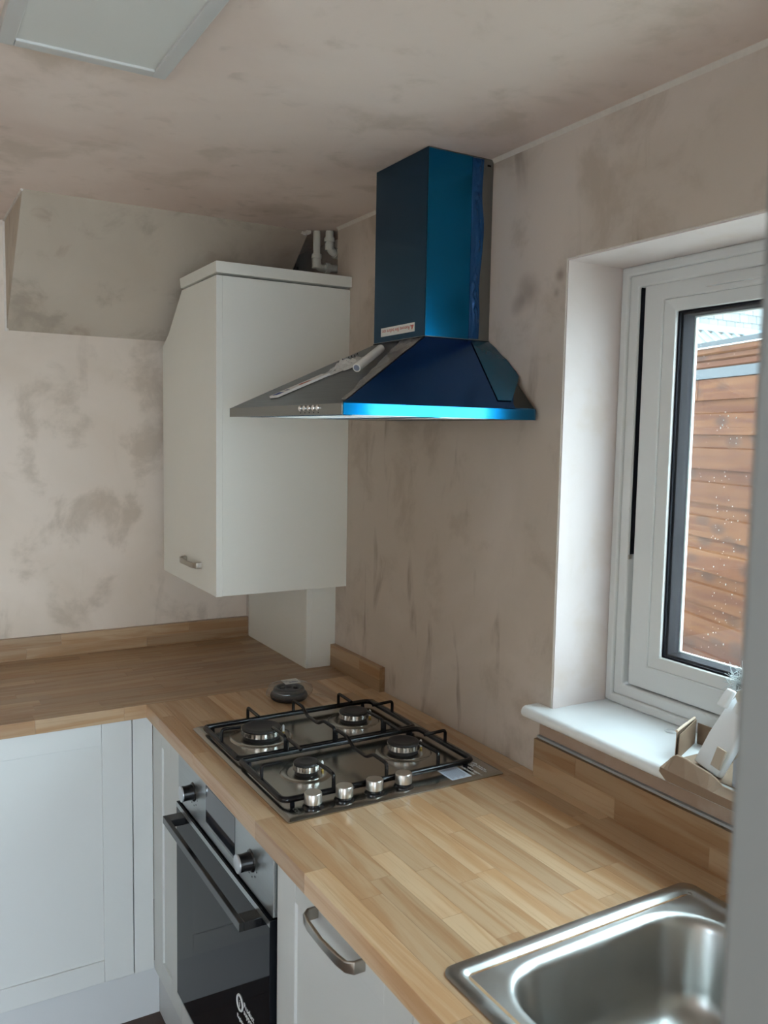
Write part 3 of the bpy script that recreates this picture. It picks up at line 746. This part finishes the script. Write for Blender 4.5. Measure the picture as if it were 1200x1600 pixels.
m.add(vs, [(j*(nu+1)+i, j*(nu+1)+i+1, (j+1)*(nu+1)+i+1, (j+1)*(nu+1)+i) for j in range(nv) for i in range(nu)])
m.build('wrapper_sheet', CRUMP, cf, smooth=20)
mm = MB()
for k in range(7):
    q = A+(B-A)*(.45+.07*k)+Vector((.5, .85, 0))*.012; q.z = zf_(q.x); c = onf(q, .017+.001*math.sin(k*2.3))
    mm.tube([c+Vector((0, -.002, -.003)), c+Vector((0, .002, .003)), c+Vector((0, .004, -.002))], .0006, 4)
mm.build('wrapper_print', BLACKRUB, cf)
rl = thing('paper_roll', 'small rolled white leaflet on the hood slope against the chimney', 'leaflet', onf((-.23, -1.15, 1.83), 0))
ra, rb = onf((-.272, -1.175, 1.807), .012), onf((-.1935, -1.108, 1.8485), .013)
ra, rb = Vector((-.3480, -1.2680, 1.7805)), Vector((-.2514, -1.2012, 1.8320))
MB().tube([ra, rb], .0092, 18).build('paper_roll_sheet', PAPERW, rl, smooth=50)
MB().tube([ra-(rb-ra)*.004, ra+(rb-ra)*.01], .0065, 18).build('roll_end', GREYINK, rl)

# ================================================================ HOB
hb = thing('gas_hob', 'stainless steel four burner gas hob with black pan supports', 'hob', (-.325, -1.164, ZT))
X0, X1, Y0, Y1 = -.5797, -.0697, -1.4544, -.8744
m = MB()
m.loft([rrect(X0, X1, Y0, Y1, .004, ZT+.0004, 3), rrect(X0, X1, Y0, Y1, .004, ZT+.0025, 3), rrect(X0+.006, X1-.006, Y0+.006, Y1-.006, .004, ZT+.007, 3),
        rrect(X0+.020, X1-.020, Y0+.020, Y1-.020, .006, ZT+.0062, 3)])
m.build('hob_plate', STEEL, hb, smooth=35)
BR = [(-.455, -1.014, .046, .0), (-.203, -1.010, .036, 0), (-.453, -1.262, .027, 0), (-.203, -1.252, .036, 0)]
for (x, y, r, _) in BR:
    c = (x, y, ZT+.0055)
    dish = MB().lathe(c, [(r+.030, .0003), (r+.026, .0035), (r+.012, .0015), (r-.004, .001), (.002, .001)], 40).build('spill_dish', STEEL, hb, smooth=50)
    MB().lathe((x, y, ZT+.006), [(r-.002, .001), (r-.002, .009), (r-.006, .0095)], 32).build('burner_base', BLKMATT, hb, smooth=40)
    mm = MB(); n = 56; loops = []
    for (dr, z) in ((.0, .0085), (.002, .0100), (.002, .0215), (-.002, .0225)):
        loops.append([(x+(r+dr-(0.0012 if i % 2 else 0))*math.cos(2*math.pi*i/n), y+(r+dr-(0.0012 if i % 2 else 0))*math.sin(2*math.pi*i/n), ZT+.006+z) for i in range(n)])
    mm.loft(loops).build('flame_ring', CHROME, hb)
    MB().lathe((x, y, ZT+.006), [(r-.001, .0222), (r+.001, .0232), (r-.0005, .0262), (r-.006, .0275), (r-.013, .0266), (r-.015, .0260), (.002, .0260)], 36).build('burner_cap', BLKMATT, hb, smooth=40)
    g_ = MB().lathe((x+r+.008, y-.006, ZT+.006), [(.0028, 0), (.0028, .020), (.0012, .023)], 10).build('spark_plug', WHPLAST, hb, smooth=40)
    MB().lathe((x+r+.008, y-.006, ZT+.006), [(.0032, .0), (.0032, .006), (.0032, .0065)], 10).build('plug_ferrule', simple('brass_ferrule', (.6, .42, .12), .3, 1.0), hb, smooth=40)
def grate(name_loc, gy0, gy1):
    t = MB(); zf = .9290; x0_, x1_ = -.565, -.110
    fr = arc([(x0_, gy1-.02, zf), (x0_, gy0, zf), (x1_, gy0, zf), (x1_, gy1, zf), (x0_, gy1, zf), (x0_, gy1-.02, zf)], .018, 4)
    t.tube(fr, .0064, 10, closed=False)
    g = t.build('pan_support', BLKENAM, hb, smooth=50)
    bars = []
    ym = (gy0+gy1)/2; zt = .962
    for bx_ in (-.455, -.203):
        bars.append([(bx_, gy1, zf), (bx_, gy1, zt), (bx_, gy1-.072, zt-.002)])
        bars.append([(bx_, gy0, zf), (bx_, gy0, zt), (bx_, gy0+.072, zt-.002)])
    bars.append([(x1_, ym-.005, zf), (x1_, ym-.005, zt), (x1_-.058, ym-.005, zt-.002)])
    bars.append([(x0_, ym-.005, zf), (x0_, ym-.005, zt), (x0_+.045, ym-.005, zt-.002)])
    bars.append([(-.332, gy1, zf), (-.332, gy1, zt), (-.332, gy1-.055, zt), (-.332, gy1-.085, zf+.018), (-.332, gy0+.085, zf+.018), (-.332, gy0+.055, zt), (-.332, gy0, zt), (-.332, gy0, zf)])
    for b in bars: MB().tube(arc(b, .008, 4), .0040, 8).build('finger', BLKENAM, g, smooth=50)
    for (fx, fy) in ((x0_+.02, gy0), (x1_-.02, gy0), (x0_+.02, gy1), (x1_-.02, gy1)):
        MB().lathe((fx, fy, ZT+.0055), [(.005, 0), (.004, .014)], 10).build('rubber_foot', BLACKRUB, g)
    return g
grate('back', -1.155, -.925); grate('front', -1.395, -1.166)
for kx in (-.512, -.443, -.374, -.305):
    c = (kx, -1.4195, ZT+.0060)
    kb = MB().lathe(c, [(.0215, 0), (.0205, .003), (.0165, .005), (.0165, .010)], 32).build('control_knob', DARKPL, hb, smooth=40)
    MB().lathe(c, [(.0175, .0095), (.0175, .0285), (.0165, .0298), (.001, .0300)], 36).build('knob_cap', ALU, kb, smooth=40)
    MB().lathe((kx+.030, -1.434, ZT+.0062), [(.0015, 0), (.0015, .0004)], 8).build('knob_mark', BLACKRUB, hb)
st = MB().box((-.198, -1.443, ZT+.0063), (-.147, -1.383, ZT+.0069)).build('rating_sticker', simple('pale_blue_white_paper', (.60, .67, .78), .7), hb)
for j in range(9):
    MB().box((-.193+j*.0047, -1.438+.004*(j % 3), ZT+.0069), (-.1912+j*.0047, -1.389, ZT+.0071)).build('print_line', GREYINK, st)
for j, (s, tx) in enumerate(((-.139, 'Serial number'), (-.128, 'Product support'))):
    text(tx, WHITEINK, 'printed_text', hb, (s, -1.386, ZT+.0066), (0, -1, 0), (1, 0, 0), .0095)
text('Registration', WHITEINK, 'printed_text', hb, (-.116, -1.384, ZT+.0066), (0, -1, 0), (1, 0, 0), .004)
MB().tube([(-.105+.0065*math.cos(a*math.pi/10), -1.392+.0065*math.sin(a*math.pi/10), ZT+.0068) for a in range(20)], .0011, 6, closed=True).build('printed_circle', WHITEINK, hb)
text('i', WHITEINK, 'printed_text', hb, (-.108, -1.391, ZT+.0066), (0, -1, 0), (1, 0, 0), .009)
for j, tx in enumerate(('Customer care', 'Service line')):
    text(tx, WHITEINK, 'printed_text', hb, (-.108+j*.006, -1.402, ZT+.0066), (0, -1, 0), (1, 0, 0), .0062)
text('CORE', DKETCH, 'etched_text', hb, (-.552, -1.408, ZT+.0066), (0, -1, 0), (1, 0, 0), .013, depth=.0001)

# bag with black ring
bg_ = thing('bagged_ring', 'black cast ring in a clear plastic bag on the worktop behind the hob', 'bag', (-.272, -.762, ZT))
m = MB()
m.tube([(-.272+.040*math.cos(a*math.pi/16), -.762+.040*math.sin(a*math.pi/16), ZT+.013) for a in range(32)], .0115, 10, closed=True)
m.tube([(-.272+.036*math.cos(a*math.pi/16), -.762+.036*math.sin(a*math.pi/16), ZT+.029) for a in range(32)], .007, 10, closed=True)
for a in range(4):
    c, s = math.cos(a*math.pi/2+.4), math.sin(a*math.pi/2+.4)
    m.tube([(-.272+.04*c, -.762+.04*s, ZT+.024), (-.272+.014*c, -.762+.014*s, ZT+.031)], .004, 8)
m.build('cast_ring', BLKMATT, bg_, smooth=50)
m = MB(); nu, nv = 36, 12; loops = []
for j in range(nv+1):
    v = j/nv; ph = math.pi*(v-.5)
    l = []
    for i in range(nu):
        a = 2*math.pi*i/nu; rr = (.058+.007*nz(math.cos(a)*3, math.sin(a)*3, v*2))*max(.04, math.cos(ph))**.55
        l.append((-.270+rr*1.08*math.cos(a), -.762+rr*.95*math.sin(a), ZT+.0245+.0235*math.sin(ph)*(1+.22*nz(math.cos(a)*4, math.sin(a)*4, 3))+.0012))
    loops.append(l)
m.loft(loops).build('plastic_bag', POLY, bg_, smooth=30)
m = MB().add([(-.212, -.77, ZT+.012), (-.205, -.80, ZT+.010), (-.165, -.815, ZT+.001), (-.172, -.785, ZT+.003), (-.19, -.79, ZT+.012)], [(0, 1, 4), (1, 2, 4), (2, 3, 4), (3, 0, 4)])
m.build('bag_tail', POLY, bg_)
lbl = MB().obox((-.262, -.752, ZT+.0470), (.046, 0, 0), (0, .034, .003), (0, 0, .0006)).build('paper_label', PAPERW, bg_)
MB().obox((-.258, -.760, ZT+.0473), (.026, 0, 0), (0, .005, .0004), (0, 0, .0006)).build('label_print', GREYINK, lbl)

# ================================================================ SINK
sk = thing('kitchen_sink', 'stainless inset sink bowl with raised rim in the near worktop', 'sink', (-.33, -2.27, ZT-.15))
sx0, sx1, sy0, sy1 = -.5765, -.0815, -2.635, -1.9555
def L_(i, z, r): return rrect(sx0+i, sx1-i, sy0+i, sy1-i, r, ZT+z, 8)
def B_(i, z, r): return rrect(-.522+i, -.140-i, -2.405+i, -2.005-i, r, ZT+z, 8)
m = MB().loft([L_(.0, .0004, .022), L_(.0, .002, .022), L_(.004, .0042, .020), L_(.017, .0042, .016), L_(.021, .0030, .014), L_(.024, .0004, .012),
               L_(.030, -.0008, .012), B_(-.014, -.0008, .092), B_(-.006, -.0018, .085), B_(.0, -.006, .080), B_(.004, -.016, .078), B_(.016, -.105, .07), B_(.022, -.122, .066),
               B_(.034, -.138, .058), B_(.055, -.146, .05), B_(.12, -.150, .04)], cap0=False)
m.build('sink_bowl', STEELSINK, sk, smooth=60)
MB().lathe((-.331, -2.205, ZT-.1502), [(.038, .0), (.038, .0022), (.030, .003), (.027, .001), (.002, .0008)], 32).build('strainer', CHROME, sk, smooth=40)
MB().lathe((-.108, -1.985, ZT+.0005), [(.004, 0), (.003, .0012), (.0005, .0014)], 12).build('rim_dimple', STEELSINK, sk, smooth=40)

# ================================================================ BASE UNITS
def shaker(parent, axis, a0, a1, z0, z1, plane, st=.078, th=.020, rec=.006, name='door', rl_=.062):
    """five-piece door; axis 'y' = faces -x, axis 'x' = faces -y"""
    def bxx(m_, p, q, zz0, zz1, d0, d1):
        return m_.box((plane+d0, p, zz0), (plane+d1, q, zz1)) if axis == 'y' else m_.box((p, plane+d0, zz0), (q, plane+d1, zz1))
    pos = (plane+th/2, (a0+a1)/2, (z0+z1)/2) if axis == 'y' else ((a0+a1)/2, plane+th/2, (z0+z1)/2)
    d = bxx(MB(), a0+st-.006, a1-st+.006, z0+rl_, z1-rl_, rec, th-.002).build(name, WHITE, parent)
    for (p, q) in ((a0, a0+st), (a1-st, a1)): bxx(MB(), p, q, z0, z1, 0, th).build('stile', WHITE, d, bevel=.0012)
    for (p, q) in ((z0, z0+rl_), (z1-rl_, z1)): bxx(MB(), a0+st+.0004, a1-st-.0004, p, q, .0002, th).build('rail', WHITE, d, bevel=.0012)
    return d
FX, FYB = -.607, -.612
ZD0, ZD1 = .148, .8725
# run along the back wall
cu = thing('base_cabinet', 'white shaker base cabinet with wide door under the left worktop', 'cabinet', (-1.0, -.30, 0))
shaker(cu, 'x', -1.262, -.6635, ZD0, ZD1, FYB)
MB().box((-1.262, -.589, .145), (-1.245, -.02, .873)).build('carcass_side', WHITE, cu)
MB().box((-.68, -.589, .145), (-.6635, -.02, .873)).build('carcass_side', WHITE, cu)
MB().box((-1.2445, -.589, .145), (-.6805, -.02, .161)).build('carcass_base', WHITE, cu)
cu2 = thing('base_cabinet', 'white shaker base cabinet at the far left, mostly out of view', 'cabinet', (-1.56, -.30, 0))
shaker(cu2, 'x', -1.865, -1.266, ZD0, ZD1, FYB)
MB().box((-1.865, -.589, .145), (-1.266, -.02, .160)).build('carcass_base', WHITE, cu2)
MB().box((-1.865, -.589, .161), (-1.85, -.02, .873)).build('carcass_side', WHITE, cu2)
cp = thing('corner_post', 'narrow white filler post in the inner corner of the units', 'filler', (-.63, -.60, 0))
MB().box((-.661, FYB, ZD0), (-.6075, FYB+.018, ZD1)).build('filler_board', WHITE, cp, bevel=.001)
pk = tag(MB().box((-2.3, -.592, .0005), (-.588, -.576, .1475)).build('plinth', PLINTH), 'white plinth board below the cabinets on the back wall run', 'plinth')
pk2 = tag(MB().box((-.5875, YF+.02, .0005), (-.5715, -.5925, .1475)).build('plinth', PLINTH), 'white plinth board recessed below the oven run', 'plinth')
# run along the window wall
c1 = thing('base_cabinet', 'slim white shaker cabinet between inner corner and oven', 'cabinet', (-.30, -.74, 0))
shaker(c1, 'y', -.866, -.6125, ZD0, ZD1, FX, st=.085)
MB().box((-.585, -.866, .145), (-.02, -.851, .873)).build('carcass_side', WHITE, c1)
c2 = thing('base_cabinet', 'white shaker base cabinet with bow handle, right of the oven', 'cabinet', (-.30, -1.70, 0))
d2 = shaker(c2, 'y', -1.938, -1.4685, ZD0, ZD1, FX)
bow_handle((FX, -1.803, .8415), (FX, -1.640, .8415), (-1, 0, 0), 0, 'handle', d2, wd=.018, th=.006, proud=.034)
MB().box((-.585, -1.484, .145), (-.02, -1.4685, .873)).build('carcass_side', WHITE, c2)
MB().box((-.585, -1.938, .145), (-.02, -1.922, .873)).build('carcass_side', WHITE, c2)
MB().box((-.585, -1.9215, .145), (-.02, -1.4845, .160)).build('carcass_base', WHITE, c2)
c3 = thing('base_cabinet', 'white sink base cabinet at the lower edge, next to the handled door', 'cabinet', (-.30, -2.2, 0))
shaker(c3, 'y', -2.54, -1.941, ZD0, ZD1, FX)
MB().box((-.585, -2.54, .145), (-.02, -2.524, .70)).build('carcass_side', WHITE, c3)
# oven
ov = thing('built_in_oven', 'built-in electric oven with steel control strip and black glass door', 'oven', (-.30, -1.165, .2))
OY0, OY1 = -1.463, -.8685
MB().box((-.596, OY0+.012, .2345), (-.05, OY1-.012, .865)).build('oven_body', simple('galvanised_oven_case', (.3, .3, .3), .5, .8), ov)
fc = MB().box((FX-.006, OY0, .7385), (-.5965, OY1, .872)).build('control_panel', STEELOV, ov, bevel=.001)
MB().box((FX-.0068, -1.262, .7600), (FX-.0058, -1.077, .8520)).build('display', DISPM, fc, bevel=.0003)
for ky in (-.985, -1.352):
    c = (FX-.006, ky, .8005)
    k1 = MB().lathe(c, [(.0225, 0), (.0215, .002), (.0185, .0035), (.0170, .018), (.0180, .0275)], 36, '-x').build('oven_knob', DARKPL, fc, smooth=40)
    MB().lathe(c, [(.0182, .0272), (.0182, .0302), (.0165, .0310), (.0005, .0302)], 36, '-x').build('knob_face', simple('satin_silver_knob_face', (.60, .63, .66), .35, .7), k1, smooth=40)
    for j in range(5):
        a = math.radians(200+j*30)
        MB().obox((FX-.0062, ky+.031*math.cos(a), .8005+.031*math.sin(a)), (.0004, 0, 0), (0, .003, 0), (0, 0, .003)).build('dial_mark', BLACKRUB, fc)
od = MB().box((FX-.012, OY0, .235), (-.597, OY1, .7345)).build('oven_door', DKGLASS, ov, bevel=.0015)
MB().box((FX-.0126, OY0+.0005, .722), (FX-.0122, OY1-.0005, .734)).build('door_top_trim', STEELOV, od)
m = MB().box((FX-.058, -1.425, .7055), (FX-.048, -.912, .7235))
m.box((FX-.0485, -.945, .7055), (FX-.0122, -.912, .7235)).box((FX-.0485, -1.425, .7055), (FX-.0122, -1.392, .7235))
m.build('oven_handle', DARKPL, od, bevel=.001)
MB().box((FX-.0125, OY0, .2335), (FX-.004, OY1, .2375)).build('door_bottom_trim', STEELOV, od)
# printed badge on the lower glass
cc = (FX-.0124, -1.309, .4790)
m = MB().tube([(cc[0], cc[1]+.0155*math.cos(a*math.pi/12), cc[2]+.0155*math.sin(a*math.pi/12)) for a in range(24)], .0022, 6, closed=True); m.build('printed_circle', WHITEINK, od)
text('i', WHITEINK, 'printed_text', od, (cc[0]-.0003, -1.306, .4705), (0, -1, 0), (0, 0, 1), .022)
for j, tx in enumerate(('Product', 'support')):
    text(tx, WHITEINK, 'printed_text', od, (cc[0]-.0003, -1.331, .483-j*.014), (0, -1, 0), (0, 0, 1), .017)
text('Register', WHITEINK, 'printed_text', od, (cc[0]-.0003, -1.294, .441), (0, -1, 0), (0, 0, 1), .012)
tag(MB().box((FX, OY0, ZD0), (FX+.018, OY1, .2325)).build('filler_panel', WHITE, bevel=.001), 'low white filler panel below the oven door', 'panel')

# ================================================================ THINGS ON THE SILL
ZS = 1.0662
bxo = thing('cardboard_tray', 'torn brown cardboard tray on the window sill at the right', 'box', (.03, -1.95, ZS))
def sheet(pts, th, name, mt, par, off=(0, 0, 0)):
    P = [Vector(p) for p in pts]; n = (P[1]-P[0]).cross(P[2]-P[0]).normalized()*th
    return MB().loft([P, [p+n for p in P]]).build(name, mt, par, bevel=0)
# short side nearest the viewer's left: double wall, and torn front flap overhanging the sill nose
sheet([(.010, -1.842, ZS), (.105, -1.800, ZS), (.107, -1.800, ZS+.047), (.012, -1.842, ZS+.050)], .0015, 'left_wall', CARD, bxo)
sheet([(.010, -1.848, ZS), (.105, -1.806, ZS), (.107, -1.806, ZS+.046), (.012, -1.848, ZS+.044)], .0015, 'left_lining', CARD, bxo)
MB().tube([(.011, -1.843, ZS+.050), (.058, -1.824, ZS+.050), (.107, -1.803, ZS+.048)], .0026, 6).build('folded_edge', CARDE, bxo)
fr = [(-.03, -1.865), (-.03, -1.873), (-.03, -1.881), (-.03, -1.898), (-.03, -1.919), (-.03, -1.952), (-.03, -1.965), (-.03, -1.976), (-.03, -2.02), (-.03, -2.14)]
tops = [.012, .020, .025, .025, .021, .016, .011, .004, .003, .002]
m = MB(); n_ = len(fr)
hi = [Vector((x, y, ZS+tz)) for (x, y), tz in zip(fr, tops)]
mid = [Vector((-.0515, y, ZS+.003-.0006*i)) for i, (x, y) in enumerate(fr)]
lo = [Vector((-.0535, y, ZS-(.016 if i > 1 else .004+.006*i))) for i, (x, y) in enumerate(fr)]
rowsF = [hi, mid, lo]; T = Vector((-.0020, 0, .0003)); vs = []
for rw in rowsF: vs += rw
for rw in rowsF: vs += [p+T for p in rw]
fs = []; K = 3*n_
for a in range(2):
    for i in range(n_-1):
        p = a*n_+i; fs += [(p, p+1, p+n_+1, p+n_), (K+p, K+p+n_, K+p+n_+1, K+p+1)]
for i in range(n_-1): fs += [(i, K+i, K+i+1, i+1), (2*n_+i, 2*n_+i+1, K+2*n_+i+1, K+2*n_+i)]
for a in range(2): fs += [(a*n_, (a+1)*n_, K+(a+1)*n_, K+a*n_), (a*n_+n_-1, K+a*n_+n_-1, K+(a+1)*n_+n_-1, (a+1)*n_+n_-1)]
m.add(vs, fs).build('torn_flap', CARD, bxo)
MB().tube([p+Vector((.001, 0, .0003)) for p in hi], .0014, 5).build('torn_edge', CARDE, bxo)
MB().box((-.01, -2.20, ZS), (.11, -1.85, ZS+.0015)).build('tray_base', CARD, bxo)
MB().box((.108, -2.20, ZS), (.1095, -1.81, ZS+.040)).build('back_wall', CARD, bxo)
# white moulded piece leaning out of the tray
wp = thing('plastic_bracket', 'white moulded plastic fitting leaning in the cardboard tray on the sill', 'fitting', (.03, -1.93, ZS+.002))
def slab(path, wvec, tvec, widths, thick, name, mt, par):
    loops = []
    for p, w_ in zip(path, widths):
        p = Vector(p); a = Vector(wvec)*w_/2; b_ = Vector(tvec)*thick/2
        loops.append([p-a-b_, p+a-b_, p+a+b_, p-a+b_])
    return MB().loft(loops).build(name, mt, par, bevel=.003, seg=3, smooth=50)
wv = Vector((-.35, -.93, .0)).normalized(); tv = Vector((-.8, .45, .35)).normalized()
slab([(.010, -1.915, ZS+.004), (.035, -1.925, ZS+.055), (.062, -1.935, ZS+.110), (.070, -1.94, ZS+.125)], wv, tv, (.075, .078, .060, .045), .012, 'body', WHPLAST, wp)
slab([(.050, -1.905, ZS+.108), (.060, -1.910, ZS+.128), (.066, -1.913, ZS+.138)], wv, tv, (.022, .020, .018), .010, 'side_tab', WHPLAST, wp)
MB().tube([(.055, -1.945, ZS+.100), (.074, -1.955, ZS+.140), (.090, -1.965, ZS+.175)], .020, 16).build('tube_neck', WHPLAST, wp, smooth=50)
MB().lathe((.062, -1.945, ZS+.135), [(.013, -.01), (.013, .012), (.004, .016)], 16, '-x').build('nozzle', simple('cream_plastic', (.62, .60, .52), .4), wp, smooth=40)
MB().obox((-.002, -1.945, ZS+.037), wv*.026, Vector((.35, -.1, .93))*.034, tv*.004).build('foam_pad', TANP, wp, bevel=.001)
gp = thing('clear_plastic_cover', 'clear greyish plastic cover lying in the cardboard tray', 'cover', (.0, -2.03, ZS+.003))
m = MB().loft([rrect(-.012, .085, -2.14, -1.975, .012, ZS+.003, 4), rrect(-.012, .085, -2.14, -1.975, .012, ZS+.045, 4), rrect(-.004, .077, -2.132, -1.983, .010, ZS+.056, 4)])
m.build('cover_shell', simple('translucent_grey_plastic', (.35, .39, .44), .2), gp, smooth=50)
# feathery dusting brush end just behind
fb = thing('wool_scrap', 'scrap of pale grey mineral wool standing against the window frame', 'scrap', (.10, -1.90, ZS+.10))
m = MB(); random.seed(2)
for i in range(90):
    a = Vector((.138+random.gauss(0, .006), -1.878+random.gauss(0, .010), ZS+.134+random.gauss(0, .008)))
    d_ = Vector((random.gauss(0, 1), random.gauss(0, 1), random.gauss(.3, 1))).normalized()*random.uniform(.012, .03)
    m.tube([a-d_, a+Vector((random.gauss(0, .003),)*3), a+d_], .0006, 4)
m.build('wool_fibres', simple('pale_grey_fibres', (.55, .60, .60), .8), fb)['kind'] = 'stuff'
m = MB().tube([(.128, -1.884, ZS+.001), (.136, -1.880, ZS+.13)], .009, 8); m.build('wool_stem', simple('grey_wool_core', (.25, .27, .27), .9), fb, smooth=60)
# small clear disc
ds = MB().tube([(.116+.0105*math.cos(a*math.pi/10), -1.741+.0105*math.sin(a*math.pi/10), ZS+.0016) for a in range(20)], .0014, 6, closed=True).build('plastic_ring', WHPLAST, smooth=60)
tag(ds, 'tiny white plastic ring lying on the window sill', 'ring')

# ================================================================ OUTSIDE
struct(MB().box((WT, -12, -.3), (14, 12, -.2)).build('ground', GROUND))
e = Vector((.302, .953, 0)).normalized(); nrm = Vector((-.953, .302, 0)).normalized(); Q = Vector((2.8556, .4315, 0))
sh = thing('timber_outbuilding', 'orange-brown timber clad outbuilding seen through the window', 'shed', (3.0, .5, -.2))
def shprof(pr, s0, s1, name, mt, par, bev=0):
    """pr: list of (out, z) extruded along the wall; object x axis runs along the board"""
    mid = Q+e*((s0+s1)/2); zc = sum(z for _, z in pr)/len(pr)
    L = s1-s0
    me = bpy.data.meshes.new(name); bm = bmesh.new()
    A = [bm.verts.new((-L/2, -o_, z-zc)) for o_, z in pr]; B = [bm.verts.new((L/2, -o_, z-zc)) for o_, z in pr]; n = len(pr)
    for i in range(n): bm.faces.new((A[i], A[(i+1) % n], B[(i+1) % n], B[i]))
    bm.faces.new(A[::-1]); bm.faces.new(B); bmesh.ops.recalc_face_normals(bm, faces=bm.faces); bm.to_mesh(me); bm.free()
    me.materials.append(mt); o = bpy.data.objects.new(name, me); C.objects.link(o)
    o.rotation_euler = (0, 0, math.atan2(e.y, e.x)); o.parent = par; o.location = Vector((mid.x, mid.y, zc))-wpos(par)
    return o
# local -y of the rotated board = outward normal?  e=(.30,.95): local y = (-.95,.30) = outward, so flip the sign
def shp(pr, *a, **k): return shprof([(-o_, z) for o_, z in pr], *a, **k)
random.seed(4); z = 2.0646
first = True
while z > -.25:
    cut = .091 if first else random.choice((random.uniform(-2.2, -.9), random.uniform(.9, 2.6)))
    zb = z-.195
    for (s0, s1) in ((-2.6, cut-.0016), (cut+.0016, 3.3)):
        shp([(-.018, z+.006), (.003, z+.006), (.003, z-.075), (.022, z-.082), (.022, zb-.003), (.0, zb-.005), (-.018, zb+.009)], s0, s1, 'board', CEDAR, sh)
    first = False; z = zb
shp([(.0, 1.9866), (.033, 1.9866), (.033, 2.0421), (.0, 2.0421)], -2.6, 3.3, 'felt_band', ROOFGREY, sh)
for (a, b, o1) in ((2.0421, 2.0796, .039), (2.0796, 2.1141, .051), (2.1141, 2.1501, .066)):
    shp([(0, a+.0008), (o1-.012, a+.0008), (o1, a+.009), (o1, b-.0008), (0, b-.0008)], -2.6, 3.3, 'cornice_board', CEDAR, sh)
shp([(0, 2.1509), (.078, 2.1509), (.078, 2.1561), (0, 2.1561)], -2.6, 3.3, 'drip_trim', WHITE, sh)
shp([(-.015, 2.1561), (.052, 2.1561), (.06, 2.1876), (-.015, 2.1936)], -2.6, 3.3, 'gutter', ROOFGREY, sh)
shp([(-.019, -.2), (-.019, 2.1846), (-1.9, 2.1846), (-1.9, -.2)], -2.6, 3.3, 'outbuilding_body', CEDAR, sh)
# low lean-to roof beyond
lt = thing('lean_to_roof', 'pale ribbed sheet lean-to roof between outbuilding and tiled wall', 'roof', (7.8, 4.0, 2.5))
m = MB(); n = 96; up_, dn_ = [], []
for i in range(n+1):
    x = 5.6+4.6*i/n; h = .022*(1 if (i % 4) in (0, 1) else -1)
    up_.append((x, 4.395, 2.965+h)); dn_.append((x, 3.6, 2.32+h))
m.loft([dn_, up_], False, False, closed=False); m.build('ribbed_sheet', CORRUG, lt)
for i in range(n//4):
    x = 5.6+4.6*(i*4+.5)/n
    MB().obox((x, 3.9975, 2.672), (.05, 0, 0), (0, .80, .65), (0, -.01, .03)).build('rib_cap', simple('white_rib', (.25, .28, .30), .5) if i == 0 else bpy.data.materials['white_rib'], lt)
MB().box((5.6, 4.37, 2.985), (10.2, 4.398, 3.065)).build('flashing', LEAD, lt)
MB().box((5.6, 3.52, 2.22), (10.2, 3.62, 2.30)).build('eaves_gutter', ROOFGREY, lt)
# tile-hung wall of the house beyond
hs = thing('tile_hung_house', 'house wall hung with pale grey tiles beyond the lean-to', 'house', (8, 5, -.2))
MB().box((5.6, 4.42, -.2), (10.2, 8.5, 3.60)).build('house_wall', OUTWALL, hs)
tm = bpy.data.meshes.new('tile'); bm = bmesh.new(); bmesh.ops.create_cube(bm, size=1)
for v in bm.verts: v.co = Vector((v.co.x*.158, v.co.y*.012+(-.006 if v.co.z < 0 else .004), v.co.z*.120))
bm.to_mesh(tm); bm.free(); tm.materials.append(TILEM)
random.seed(8)
for r in range(5):
    zc = 3.045+.052+r*.103
    for k in range(19):
        x = 6.75+k*.164+(.082 if r % 2 else 0)
        o = bpy.data.objects.new('tile', tm); C.objects.link(o); o.parent = hs
        o.location = Vector((x+random.uniform(-.003, .003), 4.405, zc+random.uniform(-.002, .002)))-wpos(hs)
m = MB()
for r in range(5):
    for k in range(7): m.box((5.6+k*.164, 4.395, 3.045+r*.103), (5.6+k*.164+.158, 4.415, 3.16+r*.103))
m.build('far_tiles', TILEM, hs)['kind'] = 'stuff'
MB().box((5.6, 4.36, 3.56), (10.2, 4.62, 3.66)).build('verge_flashing', LEAD, hs)
